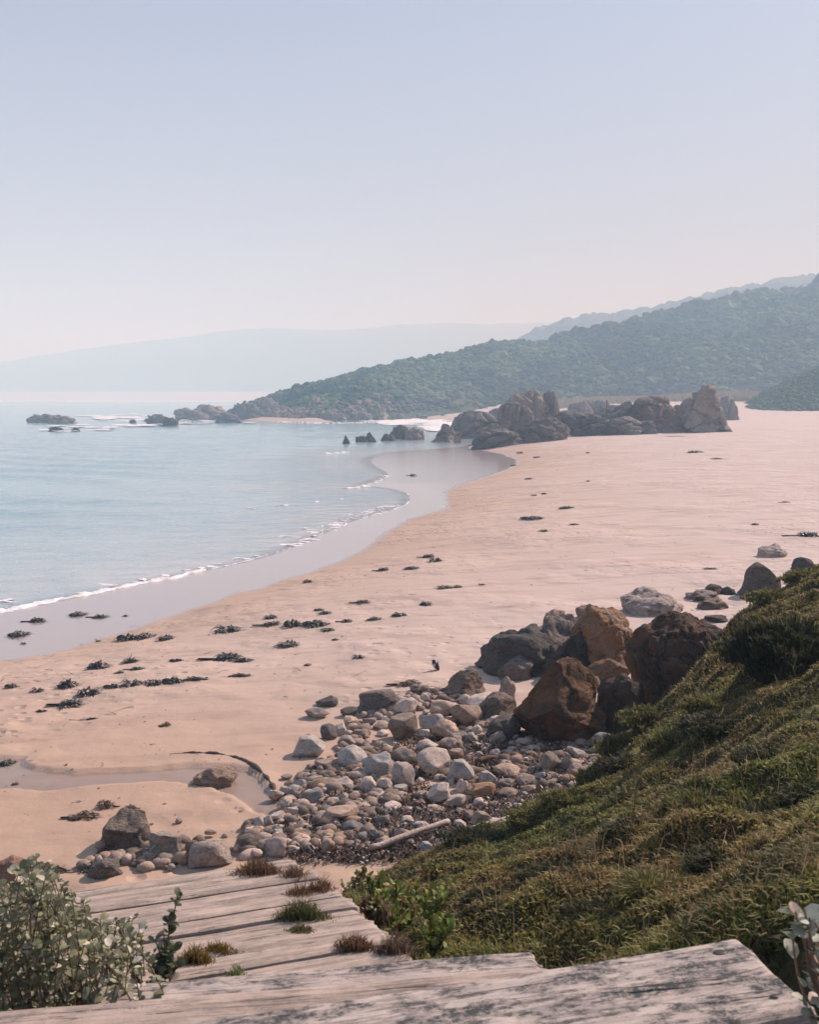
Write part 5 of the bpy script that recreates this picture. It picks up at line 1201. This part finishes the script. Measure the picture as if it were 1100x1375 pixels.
# tufts on the planks
def tuft(name, px, py, w, h, label, c0, c1, n=420):
    q = RNG.normal(size=(n, 2)) * np.array([w * .28, 2.2]); P = hit(px + q[:, 0], py + h * .32 + q[:, 1], 0.0, lambda x, y: np.where(ramp_mask(x, y, .5), ramp_z(x, y), -5), 2.5, 9)
    D = P[:, 1].mean(); L = h / FPX * D * 1.05
    tt = (np.array(c0) + RNG.random((n, 1)) * (np.array(c1) - np.array(c0))) * RNG.uniform(.6, 1.4, (n, 1))
    bag = Bag(); V, F, T = blades(P[:, 0], P[:, 1], P[:, 2] - .004, L * RNG.uniform(.4, 1.15, n) * np.exp(-(q[:, 0] / (w * .45)) ** 2), np.full(n, .0022), tt, .9); bag.add(V, F, T)
    return tag(obj(name, bag.mesh(name, False), M_GRASS), label, 'tuft', 'tufts growing between the planks')
GR = ((.05, .06, .018), (.12, .12, .035)); RB = ((.10, .055, .03), (.22, .13, .075)); OG2 = ((.12, .08, .02), (.24, .16, .04))
tuft('grass_tuft', 404, 1196, 46, 20, 'brownish tuft at the right edge of the upper planks', *RB); tuft('grass_tuft', 404, 1222, 66, 30, 'largest green tuft sprouting near the right edge of the planks', *GR, n=700)
tuft('grass_tuft', 404, 1247, 44, 13, 'low green tuft below the largest one on the planks', *GR); tuft('grass_tuft', 475, 1266, 62, 26, 'reddish brown tuft near the lower right corner of the planks', *RB, n=600)
tuft('grass_tuft', 530, 1268, 54, 32, 'grey-brown tuft off the lower right corner of the planks', (.10, .07, .05), (.24, .17, .12)); tuft('grass_tuft', 262, 1284, 52, 30, 'orange moss-like tuft at the lower left of the planks', *OG2, n=600)
tuft('grass_tuft', 293, 1272, 54, 16, 'olive tuft right of the orange one', *OG2); tuft('grass_tuft', 318, 1303, 26, 18, 'fresh green seedling on the lichen-stained tread', (.08, .12, .03), (.2, .24, .09), n=90)
tuft('grass_tuft', 348, 1164, 66, 24, 'dry brown weed heap at the far right corner of the planks', *RB, n=600); tuft('grass_tuft', 395, 1172, 44, 22, 'rusty dry tuft on the right rim beside the weed heap', *RB); tuft('grass_tuft', 430, 1190, 44, 24, 'rusty tuft hanging over the right rim of the planks', *RB)

# ------------------------------------------------------------------ haze, sky, sun, camera
me = bpy.data.meshes.new('haze'); bm = bmesh.new(); bmesh.ops.create_cube(bm, size=1.0); bm.to_mesh(me); bm.free()
hz = obj('haze', me); hz.scale = (9000, 3200, 186); hz.location = (0, 1350, 186 / 2 - 4); tag(hz, kind='stuff')
hm = bpy.data.materials.new('haze'); hm.use_nodes = True; nt = hm.node_tree; nt.nodes.clear(); o_ = nt.nodes.new('ShaderNodeOutputMaterial'); v_ = nt.nodes.new('ShaderNodeVolumePrincipled')
v_.inputs['Color'].default_value = (.50, .76, 1.0, 1); v_.inputs['Absorption Color'].default_value = (1, 1, 1, 1); v_.inputs['Density'].default_value = .0015; v_.inputs['Anisotropy'].default_value = .04
nt.links.new(v_.outputs[0], o_.inputs['Volume']); me.materials.append(hm)

SUN_EL, SUN_AZ = R(38), R(41)                               # azimuth measured from +X towards +Y
sd = Vector((math.cos(SUN_EL) * math.cos(SUN_AZ), math.cos(SUN_EL) * math.sin(SUN_AZ), math.sin(SUN_EL)))
L = bpy.data.lights.new('sun', 'SUN'); L.energy = 4.7; L.angle = R(.5); L.color = (1.0, .875, .835)
lo = bpy.data.objects.new('sun', L); COL.objects.link(lo); lo.rotation_euler = (-sd).to_track_quat('-Z', 'Y').to_euler(); lo.location = (20, 10, 40)
Wd = bpy.data.worlds.new('World'); SC.world = Wd; Wd.use_nodes = True; nt = Wd.node_tree; bg = nt.nodes['Background']
sky = nt.nodes.new('ShaderNodeTexSky'); sky.sky_type = 'NISHITA'; sky.sun_disc = False; sky.sun_elevation = SUN_EL; sky.sun_rotation = math.pi / 2 - SUN_AZ
sky.altitude = 0; sky.air_density = 1.25; sky.dust_density = 1.0; sky.ozone_density = 3.0
veil = nt.nodes.new('ShaderNodeMix'); veil.data_type = 'RGBA'; 
el = nt.nodes.new('ShaderNodeTexCoord'); sx = nt.nodes.new('ShaderNodeSeparateXYZ'); nt.links.new(el.outputs['Generated'], sx.inputs[0])
mr = nt.nodes.new('ShaderNodeMapRange'); nt.links.new(sx.outputs['Z'], mr.inputs[0]); mr.inputs[1].default_value = .0; mr.inputs[2].default_value = .62; mr.inputs[3].default_value = .85; mr.inputs[4].default_value = .08
nt.links.new(mr.outputs[0], veil.inputs[0])
blue = nt.nodes.new('ShaderNodeMix'); blue.data_type = 'RGBA'; blue.blend_type = 'MULTIPLY'; blue.inputs[0].default_value = 1; blue.inputs[7].default_value = (.85, .98, 1.06, 1)
nt.links.new(sky.outputs[0], blue.inputs[6]); nt.links.new(blue.outputs[2], veil.inputs[6]); veil.inputs[7].default_value = (4.8, 3.75, 4.5, 1)      # high thin haze evening out the sky
nt.links.new(veil.outputs[2], bg.inputs[0]); bg.inputs[1].default_value = .08

cam = bpy.data.cameras.new('camera'); co = bpy.data.objects.new('camera', cam); COL.objects.link(co); SC.camera = co
co.location = (0, 0, H); co.rotation_euler = (math.pi / 2 - PITCH, 0, 0)
cam.sensor_fit = 'VERTICAL'; cam.sensor_height = 36; cam.lens = FPX / 1375 * 36; cam.clip_start = .05; cam.clip_end = 6000
cam.dof.use_dof = True; cam.dof.focus_distance = 22; cam.dof.aperture_fstop = 9
SC.view_settings.view_transform = 'Standard'; SC.view_settings.look = 'None'; SC.view_settings.gamma = 1; SC.view_settings.exposure = .44
SC.cycles.volume_bounces = 1
